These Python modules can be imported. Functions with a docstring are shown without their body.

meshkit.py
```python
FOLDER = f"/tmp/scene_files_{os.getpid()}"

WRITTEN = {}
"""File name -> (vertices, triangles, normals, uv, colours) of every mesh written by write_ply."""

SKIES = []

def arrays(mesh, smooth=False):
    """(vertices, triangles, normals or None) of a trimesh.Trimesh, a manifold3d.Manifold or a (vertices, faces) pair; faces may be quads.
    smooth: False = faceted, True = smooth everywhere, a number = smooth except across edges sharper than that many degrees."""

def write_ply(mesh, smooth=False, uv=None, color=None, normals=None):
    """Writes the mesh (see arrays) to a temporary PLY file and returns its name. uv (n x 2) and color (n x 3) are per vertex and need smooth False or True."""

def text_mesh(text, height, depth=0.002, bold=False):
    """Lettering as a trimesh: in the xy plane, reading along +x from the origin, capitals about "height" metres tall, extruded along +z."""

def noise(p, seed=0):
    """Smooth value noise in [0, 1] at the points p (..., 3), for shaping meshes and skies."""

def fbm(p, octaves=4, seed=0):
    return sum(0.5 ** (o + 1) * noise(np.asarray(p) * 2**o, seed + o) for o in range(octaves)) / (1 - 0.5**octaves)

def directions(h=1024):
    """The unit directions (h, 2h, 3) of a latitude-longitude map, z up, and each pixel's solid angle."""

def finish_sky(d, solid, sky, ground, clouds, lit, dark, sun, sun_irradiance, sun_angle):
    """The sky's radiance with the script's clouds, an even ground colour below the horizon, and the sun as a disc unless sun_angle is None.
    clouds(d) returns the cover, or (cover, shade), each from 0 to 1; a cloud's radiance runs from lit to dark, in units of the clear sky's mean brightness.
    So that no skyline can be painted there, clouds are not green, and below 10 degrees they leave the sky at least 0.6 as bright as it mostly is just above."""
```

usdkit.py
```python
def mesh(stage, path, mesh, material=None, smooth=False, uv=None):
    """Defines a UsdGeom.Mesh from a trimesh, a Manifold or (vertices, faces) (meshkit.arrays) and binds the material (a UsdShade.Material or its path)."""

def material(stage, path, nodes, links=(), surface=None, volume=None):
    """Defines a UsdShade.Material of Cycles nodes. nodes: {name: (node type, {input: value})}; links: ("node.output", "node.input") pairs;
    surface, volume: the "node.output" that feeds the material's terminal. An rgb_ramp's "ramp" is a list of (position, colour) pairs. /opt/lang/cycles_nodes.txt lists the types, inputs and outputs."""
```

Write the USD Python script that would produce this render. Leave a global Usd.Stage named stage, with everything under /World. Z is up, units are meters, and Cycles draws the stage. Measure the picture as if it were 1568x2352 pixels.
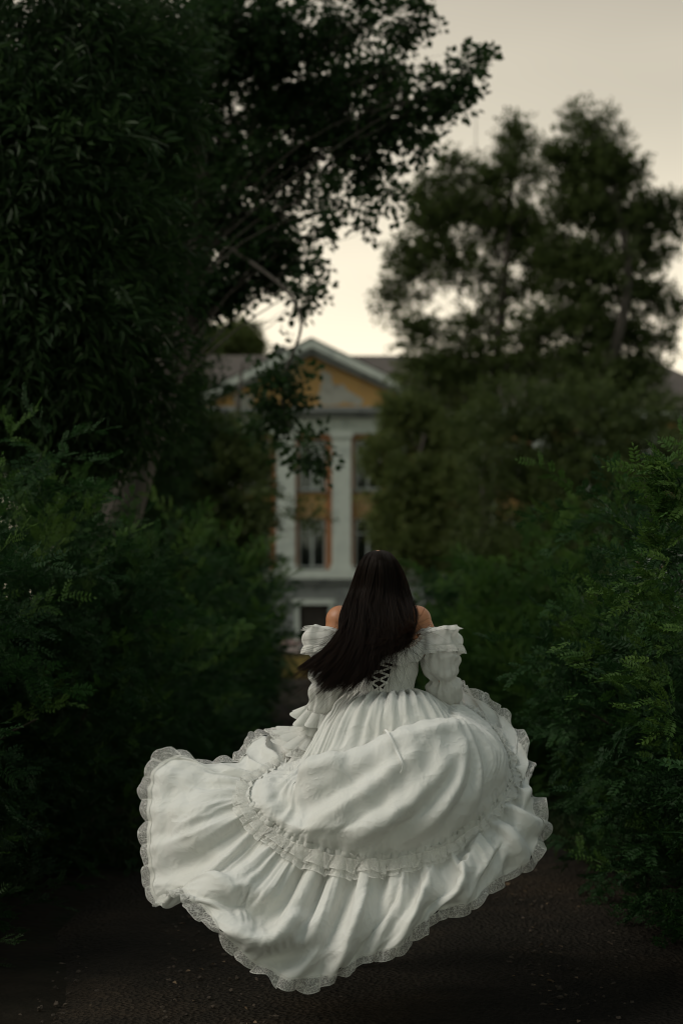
import math, random
import numpy as np, trimesh, manifold3d, usdkit, meshkit
from scipy.ndimage import uniform_filter1d, gaussian_filter1d, gaussian_filter
from scipy.interpolate import CubicSpline, PchipInterpolator
from pxr import Usd, UsdGeom, UsdLux, UsdShade, Gf, Sdf, Vt

stage = Usd.Stage.CreateInMemory()
world = UsdGeom.Xform.Define(stage, '/World')
stage.SetDefaultPrim(world.GetPrim())

# ---------------------------------------------------------------- camera, sky, sun
PITCH = math.atan(254 / 3267.0)
CAM_Z = 1.30
cam = UsdGeom.Camera.Define(stage, '/World/camera')
cam.AddTranslateOp().Set(Gf.Vec3d(0, 0, CAM_Z))
cam.AddRotateXOp().Set(90 + math.degrees(PITCH))
cam.CreateHorizontalApertureAttr(24.0)
cam.CreateFocalLengthAttr(50.0)
cam.CreateFStopAttr(2.0)
cam.CreateFocusDistanceAttr(4.7)
cam.CreateExposureAttr(0.82)

SUN_EL, SUN_AZ = math.radians(42), math.radians(-108)       # veiled by cloud, high on the left
sun = UsdLux.DistantLight.Define(stage, '/World/sun')
sun.CreateNormalizeAttr(True)
sun.CreateIntensityAttr(0.26)
sun.CreateAngleAttr(30.0)
sun.CreateColorAttr(Gf.Vec3f(1.0, 0.93, 0.82))
sun.AddRotateZOp().Set(-math.degrees(SUN_AZ))
sun.AddRotateXOp().Set(math.degrees(SUN_EL) - 90)
sky = UsdLux.DomeLight.Define(stage, '/World/sky')
SKY = usdkit.material(stage, '/World/Looks/sky', {
    'tc': ('texture_coordinate', {}),
    'xyz': ('separate_xyz', {}),
    'sky': ('sky_texture', {'sky_type': 'single_scattering', 'sun_disc': False, 'sun_elevation': SUN_EL, 'sun_rotation': SUN_AZ, 'aerosol_density': 2.0}),
    'map': ('mapping', {'scale': (1.0, 1.0, 3.2), 'location': (0.4, 0.1, 0.3)}),
    'noi': ('noise_texture', {'scale': 1.6, 'detail': 4.0, 'roughness': 0.45}),
    'band': ('map_range', {'from_min': 0.3, 'from_max': 0.75, 'to_min': 0.80, 'to_max': 1.14}),
    'rmp': ('rgb_ramp', {'ramp': [(0.0, (1.55, 1.34, .97)), (0.13, (1.50, 1.31, .97)), (0.22, (1.14, 1.01, .765)), (0.33, (.76, .685, .53)), (0.45, (.53, .475, .375)), (0.6, (.50, .48, .42)), (0.8, (.50, .52, .50)), (1.0, (.50, .55, .545))]}),
    'mul': ('mix_color', {'blend_type': 'multiply', 'fac': 1.0, 'use_clamp': False}),
    'lev': ('vector_math', {'math_type': 'scale', 'scale': 5.0}),
    'east': ('map_range', {'from_min': -0.35, 'from_max': 0.75, 'to_min': 0.45, 'to_max': 1.0, 'clamp': True, 'range_type': 'smoothstep'}),
    'cool': ('rgb_ramp', {'ramp': [(0.45, (.45, .53, .55)), (1.0, (1.0, 1.0, 1.0))]}),
    'side': ('mix_color', {'blend_type': 'multiply', 'fac': 1.0, 'use_clamp': False}),
    'mix': ('mix_color', {'fac': 0.95}),
    'bg': ('background_shader', {'strength': 0.12}),
}, [('tc.generated', 'xyz.vector'), ('tc.generated', 'map.vector'), ('map.vector', 'noi.vector'), ('xyz.z', 'rmp.fac'),
    ('noi.fac', 'band.value'), ('rmp.color', 'mul.a'), ('band.result', 'mul.b'), ('mul.result', 'lev.vector1'),
    ('sky.color', 'mix.a'), ('xyz.y', 'east.value'), ('east.result', 'cool.fac'), ('lev.vector', 'side.a'), ('cool.color', 'side.b'), ('side.result', 'mix.b'), ('mix.result', 'bg.color')], surface='bg.background')
UsdShade.MaterialBindingAPI.Apply(sky.GetPrim()).Bind(SKY)
sky.GetPrim().SetCustomDataByKey('kind', 'structure')

# ---------------------------------------------------------------- helpers
FPX = 3267.0
def at(px, py, Y):
    """World point at distance Y along the line through a point of a 1568 x 2352 sheet (used to read proportions off)."""
    a, b = (px - 784) / FPX, (1176 - py) / FPX
    c, s = math.cos(PITCH), math.sin(PITCH)
    d = np.array([a, c - b * s, s + b * c])
    return np.array([0, 0, CAM_Z]) + d * (Y / d[1])

USED = {}
def path_for(name, parent=None):
    base = (str(parent.GetPath()) if parent is not None else '/World') + '/' + name
    n = USED.get(base, -1) + 1
    USED[base] = n
    return base if n == 0 else f'{base}_{n:03d}'

def tag(prim, label=None, category=None, group=None, kind=None):
    for k, v in (('label', label), ('category', category), ('group', group), ('kind', kind)):
        if v: prim.SetCustomDataByKey(k, v)
    return prim

def thing(name, label, category, loc=(0, 0, 0), group=None):
    x = UsdGeom.Xform.Define(stage, path_for(name))
    x.AddTranslateOp().Set(Gf.Vec3d(*map(float, loc)))
    return tag(x.GetPrim(), label, category, group)

def part(name, mesh, mat, parent=None, smooth=False, uv=None, **k):
    """One Mesh prim; vertices are given in world space and stored relative to the parent's base."""
    v, f, n = meshkit.arrays(mesh, smooth)
    if parent is not None:
        m = np.array(UsdGeom.XformCache().GetLocalToWorldTransform(parent))
        v = v - m[3, :3]
    p = path_for(name, parent)
    g = usdkit.mesh(stage, p, (v, f), mat, False, uv)
    if n is not None:
        g.CreateNormalsAttr(Vt.Vec3fArray.FromNumpy(n.astype(np.float32))); g.SetNormalsInterpolation('vertex')
    tag(g.GetPrim(), **k)
    return g.GetPrim()

def box(x0, x1, y0, y1, z0, z1):
    b = trimesh.creation.box([x1 - x0, y1 - y0, z1 - z0]); b.apply_translation([(x0 + x1) / 2, (y0 + y1) / 2, (z0 + z1) / 2]); return b
def cat(ms): return trimesh.util.concatenate(list(ms))

def tube(pts, rad, sides=8, cap=True):
    p = np.asarray(pts, float); r = np.broadcast_to(np.asarray(rad, float), (len(p),))
    t = np.gradient(p, axis=0); t /= np.linalg.norm(t, axis=1, keepdims=True) + 1e-12
    a = np.cross(t[0], [0.3, 0.9, 0.2]); A = []
    for k in range(len(p)):
        a = a - t[k] * (a @ t[k]); a = a / (np.linalg.norm(a) + 1e-12); A.append(a)
    A = np.array(A); B = np.cross(t, A)
    ang = np.arange(sides) * 2 * np.pi / sides
    v = (p[:, None] + r[:, None, None] * (np.cos(ang)[None, :, None] * A[:, None] + np.sin(ang)[None, :, None] * B[:, None])).reshape(-1, 3)
    i, j = np.meshgrid(np.arange(len(p) - 1), np.arange(sides), indexing='ij')
    q = np.stack([i * sides + j, i * sides + (j + 1) % sides, (i + 1) * sides + (j + 1) % sides, (i + 1) * sides + j], -1).reshape(-1, 4)
    f = np.vstack([q[:, [0, 1, 2]], q[:, [0, 2, 3]]])
    if cap:
        n = len(v); v = np.vstack([v, p[:1], p[-1:]]); k = np.arange(sides); L = (len(p) - 1) * sides
        f = np.vstack([f, np.stack([np.full(sides, n), (k + 1) % sides, k], 1), np.stack([np.full(sides, n + 1), L + k, L + (k + 1) % sides], 1)])
    return trimesh.Trimesh(v, f, process=False)

def grid_faces(nu, nv, wrap=False):
    """nu x nv vertices (index i*nv + j)."""
    i, j = np.meshgrid(np.arange(nu if wrap else nu - 1), np.arange(nv - 1), indexing='ij')
    i2 = (i + 1) % nu
    q = np.stack([i * nv + j, i2 * nv + j, i2 * nv + j + 1, i * nv + j + 1], -1).reshape(-1, 4)
    return np.vstack([q[:, [0, 1, 2]], q[:, [0, 2, 3]]])

def spline(pts, n):
    p = np.asarray(pts, float); s = np.r_[0, np.cumsum(np.linalg.norm(np.diff(p, axis=0), axis=1) ** .7)]
    return CubicSpline(s / s[-1], p)(np.linspace(0, 1, n)) if len(p) > 2 else p[0] + (p[-1] - p[0]) * np.linspace(0, 1, n)[:, None]

def mat(name, color, rough=0.7, var=None, scale=6.0, bump=0.0, bscale=60.0, coord='position', detail=5.0, **extra):
    """Opaque surface: two or three colours mixed by noise, optional fine relief."""
    nodes = {'g': ('geometry', {}), 'p': ('principled_bsdf', {'roughness': rough, 'base_color': color, **extra})}
    links = []
    if var is not None:
        cols = [color] + list(var)
        nodes['n'] = ('noise_texture', {'scale': scale, 'detail': detail, 'roughness': 0.62})
        nodes['r'] = ('rgb_ramp', {'ramp': [(x, c) for x, c in zip(np.linspace(0.32, 0.68, len(cols)), cols)]})
        links += [('g.position', 'n.vector'), ('n.fac', 'r.fac'), ('r.color', 'p.base_color')]
    if bump:
        nodes['bn'] = ('noise_texture', {'scale': bscale, 'detail': 4.0})
        nodes['b'] = ('bump', {'strength': 1.0, 'distance': bump})
        links += [('g.position', 'bn.vector'), ('bn.fac', 'b.height'), ('b.normal', 'p.normal')]
    return usdkit.material(stage, '/World/Looks/' + name, nodes, links, surface='p.BSDF')
# ---------------------------------------------------------------- ground and path
SOIL = mat('dark_soil', (.010, .010, .007), .95, [(.017, .014, .010), (.009, .012, .006)], scale=1.3, bump=.02, bscale=22, specular_ior_level=.05)
DIRT = usdkit.material(stage, '/World/Looks/packed_dirt', {
    'g': ('geometry', {}), 'n': ('noise_texture', {'scale': .8, 'detail': 7.0, 'roughness': .65}),
    'r': ('rgb_ramp', {'ramp': [(.3, (.0125, .0115, .0095)), (.5, (.023, .020, .0155)), (.62, (.040, .031, .022)), (.75, (.022, .017, .011))]}),
    'v': ('voronoi_texture', {'scale': 55.0}), 'n2': ('noise_texture', {'scale': 36.0, 'detail': 6.0, 'roughness': .7}),
    'r2': ('rgb_ramp', {'ramp': [(.25, (.55, .55, .55)), (.75, (1.5, 1.45, 1.4))]}),
    'mul': ('mix_color', {'blend_type': 'multiply', 'fac': 1.0, 'use_clamp': False}),
    'h': ('math', {'math_type': 'add'}), 'b': ('bump', {'strength': 1.0, 'distance': .022}), 'p': ('principled_bsdf', {'roughness': .92, 'specular_ior_level': .08})},
    [('g.position', 'n.vector'), ('g.position', 'v.vector'), ('g.position', 'n2.vector'), ('n.fac', 'r.fac'), ('n2.fac', 'r2.fac'), ('r.color', 'mul.a'), ('r2.color', 'mul.b'), ('mul.result', 'p.base_color'),
     ('v.distance', 'h.value1'), ('n2.fac', 'h.value2'), ('h.value', 'b.height'), ('b.normal', 'p.normal')], surface='p.BSDF')
def path_x(y): return .16 - .012 * y - .00022 * y * y + .10 * np.sin(y * .21)
def path_w(y): return 1.22 + .10 * np.sin(y * .9 + 1) + .07 * np.sin(y * 2.3)
def ground_h(x, y):
    d = np.abs(x - path_x(np.clip(y, -10, 60))) - 1.25
    return .16 * np.clip(d / 1.6, 0, 1) ** 1.5 * np.clip((60 - y) / 25, 0, 1) + .02 * np.sin(x * 1.7 + y * .9) * np.sin(y * 1.3 - x)
xs = np.r_[-400, -150, -60, -30, np.arange(-15, 15.1, .5), 30, 60, 150, 400]; ys = np.r_[-60, -20, np.arange(-4, 70.1, .5), 90, 130, 200, 400, 900]
gx, gy = np.meshgrid(xs, ys, indexing='ij')
tv = np.stack([gx, gy, ground_h(gx, gy) - .03 * (np.abs(gx - path_x(np.clip(gy, -10, 60))) < 1.0)], -1)
tag(part('ground', (tv.reshape(-1, 3), grid_faces(len(xs), len(ys))), SOIL, smooth=True), kind='structure')
py_ = np.r_[np.arange(-3, 14, .06), np.arange(14, 63.6, .4)]; pf = np.linspace(-1, 1, 61)
X = path_x(py_)[:, None] + pf[None] * path_w(py_)[:, None] * 1.12
pz = meshkit.fbm(np.stack([X, np.broadcast_to(py_[:, None], X.shape), 0 * X], -1).reshape(-1, 3) * 2.2).reshape(X.shape)
Z = .012 + .022 * pz - .020 * np.exp(-((np.abs(pf)[None] - .5) / .16) ** 2) - .11 * np.clip(np.abs(pf)[None] - .80, 0, 1) * 1.5 + ground_h(X, np.broadcast_to(py_[:, None], X.shape)) * .6
tag(part('dirt_path', (np.stack([X, np.broadcast_to(py_[:, None], X.shape), Z], -1).reshape(-1, 3), grid_faces(len(py_), 61)), DIRT, smooth=True), kind='structure')
def path_z(x, y):
    return .012 + float(ground_h(np.array(x), np.array(y))) * .6

# ---------------------------------------------------------------- the old house at the end of the path
YB = 65.0
def hx(px, Y=YB): return at(px, 1430, Y)[0]
def hz(py, Y=YB): return at(784, py, Y)[2]
OCHRE = mat('ochre_plaster', (.31, .185, .065), .9, [(.33, .20, .07), (.25, .155, .065), (.29, .20, .10)], scale=1.1)
RUST = mat('rusty_orange_plaster', (.28, .115, .04), .9, [(.22, .09, .035)], scale=1.6)
WHITEW = mat('grey_whitewash', (.40, .43, .40), .9, [(.46, .49, .45), (.30, .33, .31)], scale=.9)
GREYW = mat('grey_cement', (.14, .15, .15), .92, [(.19, .20, .195), (.10, .105, .11)], scale=1.4)
TYMP = mat('peeling_ochre_plaster', (.31, .18, .06), .9, [(.34, .205, .07), (.32, .19, .065), (.29, .18, .075), (.26, .21, .13)], scale=.6, detail=7.0)
ROOFM = mat('red_brown_roof_sheet', (.062, .052, .045), .88, [(.08, .066, .056), (.046, .039, .035)], scale=.7)
WOODD = mat('dark_wood', (.025, .018, .014), .7, [(.035, .025, .02)], scale=3)
FRAME = mat('old_white_frame', (.42, .44, .42), .7, [(.34, .36, .35)], scale=4)
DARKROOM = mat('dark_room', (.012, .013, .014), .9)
CURT = mat('pale_curtain', (.40, .41, .37), .9, [(.5, .5, .45)], scale=3)
GLASS = usdkit.material(stage, '/World/Looks/window_glass', {'f': ('fresnel', {'IOR': 1.5}), 't': ('transparent_bsdf', {'color': (.85, .9, .88)}), 'g': ('glossy_bsdf', {'roughness': .04, 'color': (.9, .9, .9)}), 'm': ('mix_closure', {})},
                        [('f.fac', 'm.fac'), ('t.BSDF', 'm.closure1'), ('g.BSDF', 'm.closure2')], surface='m.closure')
house = thing('old_house', 'old ochre house with white pilasters and peeling triangular pediment at the path end', 'house', (hx(719), YB, 0))
def hp_each(name, meshes, m, **k):
    for q in meshes: hp(name, q, m, **k)
def hp(name, mesh, m, parent=None, **k): return part(name, mesh, m, parent or house, **k)
x0, x1 = hx(458), hx(980)                                            # the projecting middle part
zc0, zc1 = hz(957), hz(938)                                          # cornice
cols = [526, 655, 784, 913]
zb, zt = hz(1341), hz(957)
hp('back_wall', box(x0 + .2, x1 - .2, YB + .75, YB + .95, 0, zc0), DARKROOM)
hp('frieze', box(x0 + .1, x1 - .1, YB + .02, YB + .7, hz(996), zc0 - .003), WHITEW)
hp('cornice', cat([box(x0 - .15, x1 + .15, YB - .45, YB + .7, zc0, zc0 + .16), box(x0 - .3, x1 + .3, YB - .62, YB + .7, zc0 + .163, zc1)]), GREYW)
for c in cols:
    hp('pilaster', cat([box(hx(c - 22), hx(c + 22), YB - .22, YB + .5, hz(1309) + .003, hz(996) - .003), box(hx(c - 26), hx(c + 26), YB - .30, YB + .5, hz(1006), hz(993)), box(hx(c - 26), hx(c + 26), YB - .28, YB + .5, hz(1309) + .004, hz(1298))]), WHITEW)
edges = [458, *cols, 980]
def window(xa, xb, za, zb_, parent=None, y=YB, curtain=False):
    fr = [box(xa, xa + .09, y + .30, y + .40, za, zb_), box(xb - .09, xb, y + .30, y + .40, za, zb_), box(xa + .09, xb - .09, y + .30, y + .40, za, za + .09), box(xa + .09, xb - .09, y + .30, y + .40, zb_ - .09, zb_),
          box((xa + xb) / 2 - .06, (xa + xb) / 2 + .06, y + .29, y + .39, za + .09, zb_ - .09), box(xa + .09, xb - .09, y + .305, y + .385, za + (zb_ - za) * .68, za + (zb_ - za) * .68 + .08)]
    w = hp('window', cat(fr), FRAME, parent)
    zm = za + (zb_ - za) * .68 + .04
    for a, b in ((xa, (xa + xb) / 2), ((xa + xb) / 2, xb)):
        for c_, d in ((za, zm), (zm, zb_)):
            part('pane', box(a + .06, b - .06, y + .345, y + .352, c_ + .06, d - .06), GLASS, w)
    if curtain:
        t = np.linspace(0, 1, 30); mx = (xa + xb) / 2
        cv = np.stack([np.stack([mx - .02 + t * .42, y + .55 + .03 * np.sin(t * 30), np.full(30, za + .1)], 1), np.stack([mx + .02 + t * .34, y + .55 + .03 * np.sin(t * 30), np.full(30, zb_ - .3)], 1)], 1)
        part('curtain', (cv.reshape(-1, 3), grid_faces(30, 2)), CURT, w)
for i in range(3):
    a, b = hx(cols[i] + 22), hx(cols[i + 1] - 22); wa, wb_ = hx(cols[i] + 29), hx(cols[i + 1] - 36)
    u0, u1, l0, l1 = hz(1124), hz(1008), hz(1309), hz(1190)
    hp_each('window_surround', ([box(a + .003, wa, YB + .05, YB + .5, l0, hz(998)), box(wb_, b - .003, YB + .05, YB + .5, l0, hz(998))]), RUST)
    hp('spandrel', box(wa + .003, wb_ - .003, YB + .08, YB + .5, l1, u0 - .12), OCHRE)
    hp('lintel', box(wa + .003, wb_ - .003, YB + .06, YB + .5, u1 + .003, hz(998)), RUST)
    hp('window_sill', box(wa - .08, wb_ + .08, YB - .06, YB + .5, u0 - .117, u0 - .02), GREYW)
    window(wa + .004, wb_ - .004, u0, u1, curtain=(i == 1)); window(wa + .004, wb_ - .004, l0 + .1, l1)
for a, b in ((hx(458), hx(526 - 22)), (hx(913 + 22), hx(980))):
    hp('end_wall', box(a + .003, b - .003, YB + .06, YB + .6, hz(1309), hz(998)), OCHRE)
hp('belt_course', box(x0, x1, YB - .34, YB + .6, hz(1330), hz(1309)), WHITEW)
hp('belt_moulding', box(x0 + .04, x1 - .04, YB - .20, YB + .6, hz(1342), hz(1330) - .003), GREYW)
dx0, dx1, dz = hx(687), hx(755), hz(1389)
hp_each('ground_floor_wall', ([box(x0 + .1, dx0, YB, YB + .6, 0, hz(1342) - .003), box(dx1, x1 - .1, YB, YB + .6, 0, hz(1342) - .003), box(dx0, dx1, YB, YB + .6, dz, hz(1342) - .003)]), GREYW)
for k in range(5):                                                   # bands of rustication
    z = .15 + k * .56
    hp_each('stone_course', ([box(x0 + .05, dx0 - .25, YB - .09, YB - .003, z, z + .50), box(dx1 + .25, x1 - .05, YB - .09, YB - .003, z, z + .50)]), GREYW)
hp('door_frame', cat([box(dx0 - .22, dx0, YB - .06, YB + .2, 0, dz), box(dx1, dx1 + .22, YB - .06, YB + .2, 0, dz), box(dx0 - .3, dx1 + .3, YB - .14, YB + .2, dz + .003, dz + .24)]), WHITEW)
door = hp('door', cat([box(dx0 + .01, (dx0 + dx1) / 2 - .01, YB + .3, YB + .36, .2, dz - .02), box((dx0 + dx1) / 2 + .01, dx1 - .01, YB + .3, YB + .36, .2, dz - .02)]
    + [box(a, b, YB + .285, YB + .297, z, z + .75) for a, b in ((dx0 + .12, (dx0 + dx1) / 2 - .1), ((dx0 + dx1) / 2 + .1, dx1 - .12)) for z in (.35, 1.2)]), WOODD)
part('handle', tube([((dx0 + dx1) / 2 + .06, YB + .26, 1.02), ((dx0 + dx1) / 2 + .06, YB + .26, 1.18)], .018), mat('dull_brass', (.3, .22, .1), .4, metallic=1.0), door)
for k in range(3): hp('step', box(dx0 - .6 + .1 * k, dx1 + .6 - .1 * k, YB - 1.35 + .35 * k, YB - .003, .003 if k == 0 else .15 * k + .003, .15 * k + .15), GREYW)
# pediment
ax, az, ez = hx(714), hz(795), hz(915)
def prism(poly, y0, y1):
    from shapely.geometry import Polygon
    m = trimesh.creation.extrude_polygon(Polygon(poly), y1 - y0); v = m.vertices.copy(); m.vertices = np.stack([v[:, 0], y1 - v[:, 2], v[:, 1]], 1); return trimesh.Trimesh(m.vertices, m.faces[:, ::-1] * 1, process=False)
hp('pediment', prism([(x0 + .1, zc1 + .003), (x1 - .1, zc1 + .003), (x1 - .1, zc1 + .15), (ax, az - .2), (x0 + .1, zc1 + .15)], YB + .05, YB + .5), TYMP)
from shapely.geometry import Polygon
rq = np.random.default_rng(3)
def bare(outline, name='bare_plaster'):
    o = np.array([[hx(a), hz(b)] for a, b in outline]); n = 90
    o = np.vstack([o, o[:1]]); s_ = np.r_[0, np.cumsum(np.linalg.norm(np.diff(o, axis=0), axis=1))]; q = np.linspace(0, s_[-1], n, endpoint=False)
    o = np.stack([np.interp(q, s_, o[:, 0]), np.interp(q, s_, o[:, 1])], 1) + gaussian_filter1d(rq.normal(size=(n, 2)), 1.1, axis=0, mode='wrap') * .11
    hp(name, prism([tuple(p) for p in np.array(Polygon(o).buffer(0).exterior.coords)[:-1]] if Polygon(o).buffer(0).geom_type == 'Polygon' else [tuple(p) for p in o[::3]], YB + .044, YB + .06), PLAST)
PLAST = mat('bare_grey_plaster', (.24, .235, .205), .95, [(.30, .295, .26), (.19, .185, .165)], scale=1.3)
bare([(734, 866), (746, 850), (756, 860), (762, 878), (784, 884), (804, 896), (824, 908), (832, 920), (826, 928), (780, 930), (736, 928), (730, 908), (738, 888)])
bare([(530, 912), (556, 900), (580, 912), (572, 930), (536, 931)])
for sx, xe in ((-1, x0 - .4), (1, x1 + .4)):
    d = np.array([ax - xe, az - (zc1 + .05)]); d /= np.linalg.norm(d); n = np.array([-d[1], d[0]]) * (1 if sx < 0 else -1)
    if n[1] < 0: n = -n
    e = np.array([xe, zc1 + .03]); a = np.array([ax, az - .03])
    hp('raking_cornice', prism([tuple(e - n * .0), tuple(a - n * .0 + [0, -.12]), (ax, az + .26), tuple(e + n * .34)], YB - .55, YB + .5), WHITEW)
    hp('raking_moulding', prism([tuple(e - n * .20 + d * .7), (ax, az - .42), (ax, az - .16), tuple(e - n * .004 + d * .4)], YB - .3, YB + .046), GREYW)
# roofs and wings
zr = hz(812, 71); yr, ze = YB + 6.5, hz(934)
hp('portico_roof', (np.array([[x0 - .5, YB - .6, zc1 + .40], [ax, YB - .6, az + .32], [x1 + .5, YB - .6, zc1 + .40], [x0 - .5, yr, zc1 + .40], [ax, yr, az + .32], [x1 + .5, yr, zc1 + .40]]), np.array([[0, 1, 4], [0, 4, 3], [1, 2, 5], [1, 5, 4]])), ROOFM)
xw0, xw1 = hx(300), hx(1760)
YW2 = YB + 1.0
hp('roof', (np.array([[xw0, YW2 - .6, ze], [xw1, YW2 - .6, ze], [xw1 - 4, yr, zr], [xw0 + 1.0, yr, zr], [xw0, yr + 6.5, ze], [xw1, yr + 6.5, ze]]), np.array([[0, 1, 2], [0, 2, 3], [5, 4, 3], [5, 3, 2], [0, 3, 4], [1, 5, 2]])), ROOFM)
hp('chimney', cat([box(hx(610), hx(640), yr - .4, yr + .5, zr - .8, zr + .3), box(hx(606), hx(644), yr - .5, yr + .6, zr + .303, zr + .42)]), GREYW)
hp_each('eaves_cornice', ([box(xw0 + .1, x0 - .34, YW2 - .5, YW2 + .3, ze - .45, ze - .02), box(x1 + .34, xw1 - .1, YW2 - .5, YW2 + .3, ze - .45, ze - .02)]), WHITEW)
for a, b in ((xw0 + .3, x0 + .1), (x1 - .1, xw1 - .3)):
    nb = max(1, int(round((b - a) / 2.57)))
    w_ = (b - a) / nb
    hp('wing_wall', box(a, b, YW2 + .5, YW2 + .8, 0, ze - .46), DARKROOM)
    for k in range(nb):
        l = a + k * w_; r = l + w_
        hp('pilaster', box(l + .003, l + .85, YW2 - .1, YW2 + .49, hz(1309), ze - .46), WHITEW)
        hp_each('window_surround', ([box(l + .853, l + 1.02, YW2, YW2 + .49, hz(1309), ze - .46), box(r - .17, r, YW2, YW2 + .49, hz(1309), ze - .46)]), RUST)
        hp_each('spandrel', ([box(l + 1.023, r - .173, YW2 + .02, YW2 + .49, hz(1190), hz(1124)), box(l + 1.023, r - .173, YW2 + .02, YW2 + .49, hz(1008), ze - .46)]), OCHRE)
        window(l + 1.03, r - .18, hz(1124) + .003, hz(1008) - .003, y=YW2); window(l + 1.03, r - .18, hz(1309) + .1, hz(1190) - .003, y=YW2)
    hp('belt_course', box(a, b, YW2 - .25, YW2 + .49, hz(1330), hz(1309) - .003), WHITEW)
    hp('ground_floor_wall', box(a, b, YW2 - .05, YW2 + .49, 0, hz(1330) - .003), GREYW)
# whitewashed stair cheek beside the door, a bare pole and a far mast
ck = thing('stair_wall', 'low pale stair wall with a reddish cap left of the house door', 'low wall', (hx(662), YB - 2.6, 0))
part('wall', box(hx(640, 62.4), hx(688, 62.4), YB - 2.9, YB - 2.5, 0, .36), mat('pale_pink_plaster', (.42, .34, .33), .9, [(.5, .42, .40)], scale=2), ck)
part('cap', box(hx(638, 62.4), hx(690, 62.4), YB - 2.95, YB - 2.45, .363, .52), mat('reddish_cap', (.30, .14, .12), .9, [(.4, .3, .3)], scale=2), ck)
tag(part('bare_pole', tube([at(540, 1500, 44) * [1, 1, 0], at(543, 1000, 44), at(549, 900, 44), at(558, 832, 44)], [.09, .08, .07, .045]), WOODD, smooth=True), 'thin dark leaning pole in front of the left half of the pediment', 'pole')
mb = at(1101, 1430, 90); mast = thing('radio_mast', 'thin distant grey mast standing up behind the right-hand trees', 'mast', (mb[0], mb[1], 0))
STEEL = mat('grey_steel', (.30, .29, .27), .6)
zt_ = at(1101, 262, 90)[2]
part('pole', tube([(mb[0], 90, 0), (mb[0], 90, zt_)], [.075, .03]), STEEL, mast)
for k in range(1, 4): part('cross_arm', tube([(mb[0] - .22, 90, zt_ * (.55 + .13 * k)), (mb[0] + .22, 90, zt_ * (.55 + .13 * k))], .018), STEEL, mast)
# ---------------------------------------------------------------- foliage
def leaf_material(name, cols, trans=.25, rough=.5):
    return usdkit.material(stage, '/World/Looks/' + name, {
        'g': ('geometry', {}), 'o': ('object_info', {}), 'a': ('math', {'math_type': 'add'}), 'h': ('math', {'math_type': 'multiply', 'value2': .5}),
        'r': ('rgb_ramp', {'ramp': [(x, c) for x, c in zip(np.linspace(.12, .88, len(cols)), cols)]}),
        'p': ('principled_bsdf', {'roughness': rough, 'specular_ior_level': .16}), 't': ('translucent_bsdf', {}), 'm': ('mix_closure', {'fac': trans})},
        [('g.random_per_island', 'a.value1'), ('o.random', 'a.value2'), ('a.value', 'h.value1'), ('h.value', 'r.fac'), ('r.color', 'p.base_color'), ('r.color', 't.color'), ('p.BSDF', 'm.closure1'), ('t.BSDF', 'm.closure2')], surface='m.closure')
LF_DARK = leaf_material('dark_green_leaf', [(.016, .036, .012), (.028, .056, .017), (.054, .084, .024)], .42)
LF_POP = leaf_material('poplar_leaf', [(.042, .062, .018), (.066, .090, .026), (.096, .118, .036)], .3)
LF_OLIVE = leaf_material('olive_leaf', [(.070, .096, .028), (.115, .142, .044), (.17, .19, .07)], .3)
LF_LIT = leaf_material('lit_green_leaf', [(.028, .070, .013), (.060, .115, .020), (.11, .165, .036)], .3, .6)  # lighter copy of the pea-shrub leaf; its yellow-green stands in for light
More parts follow.
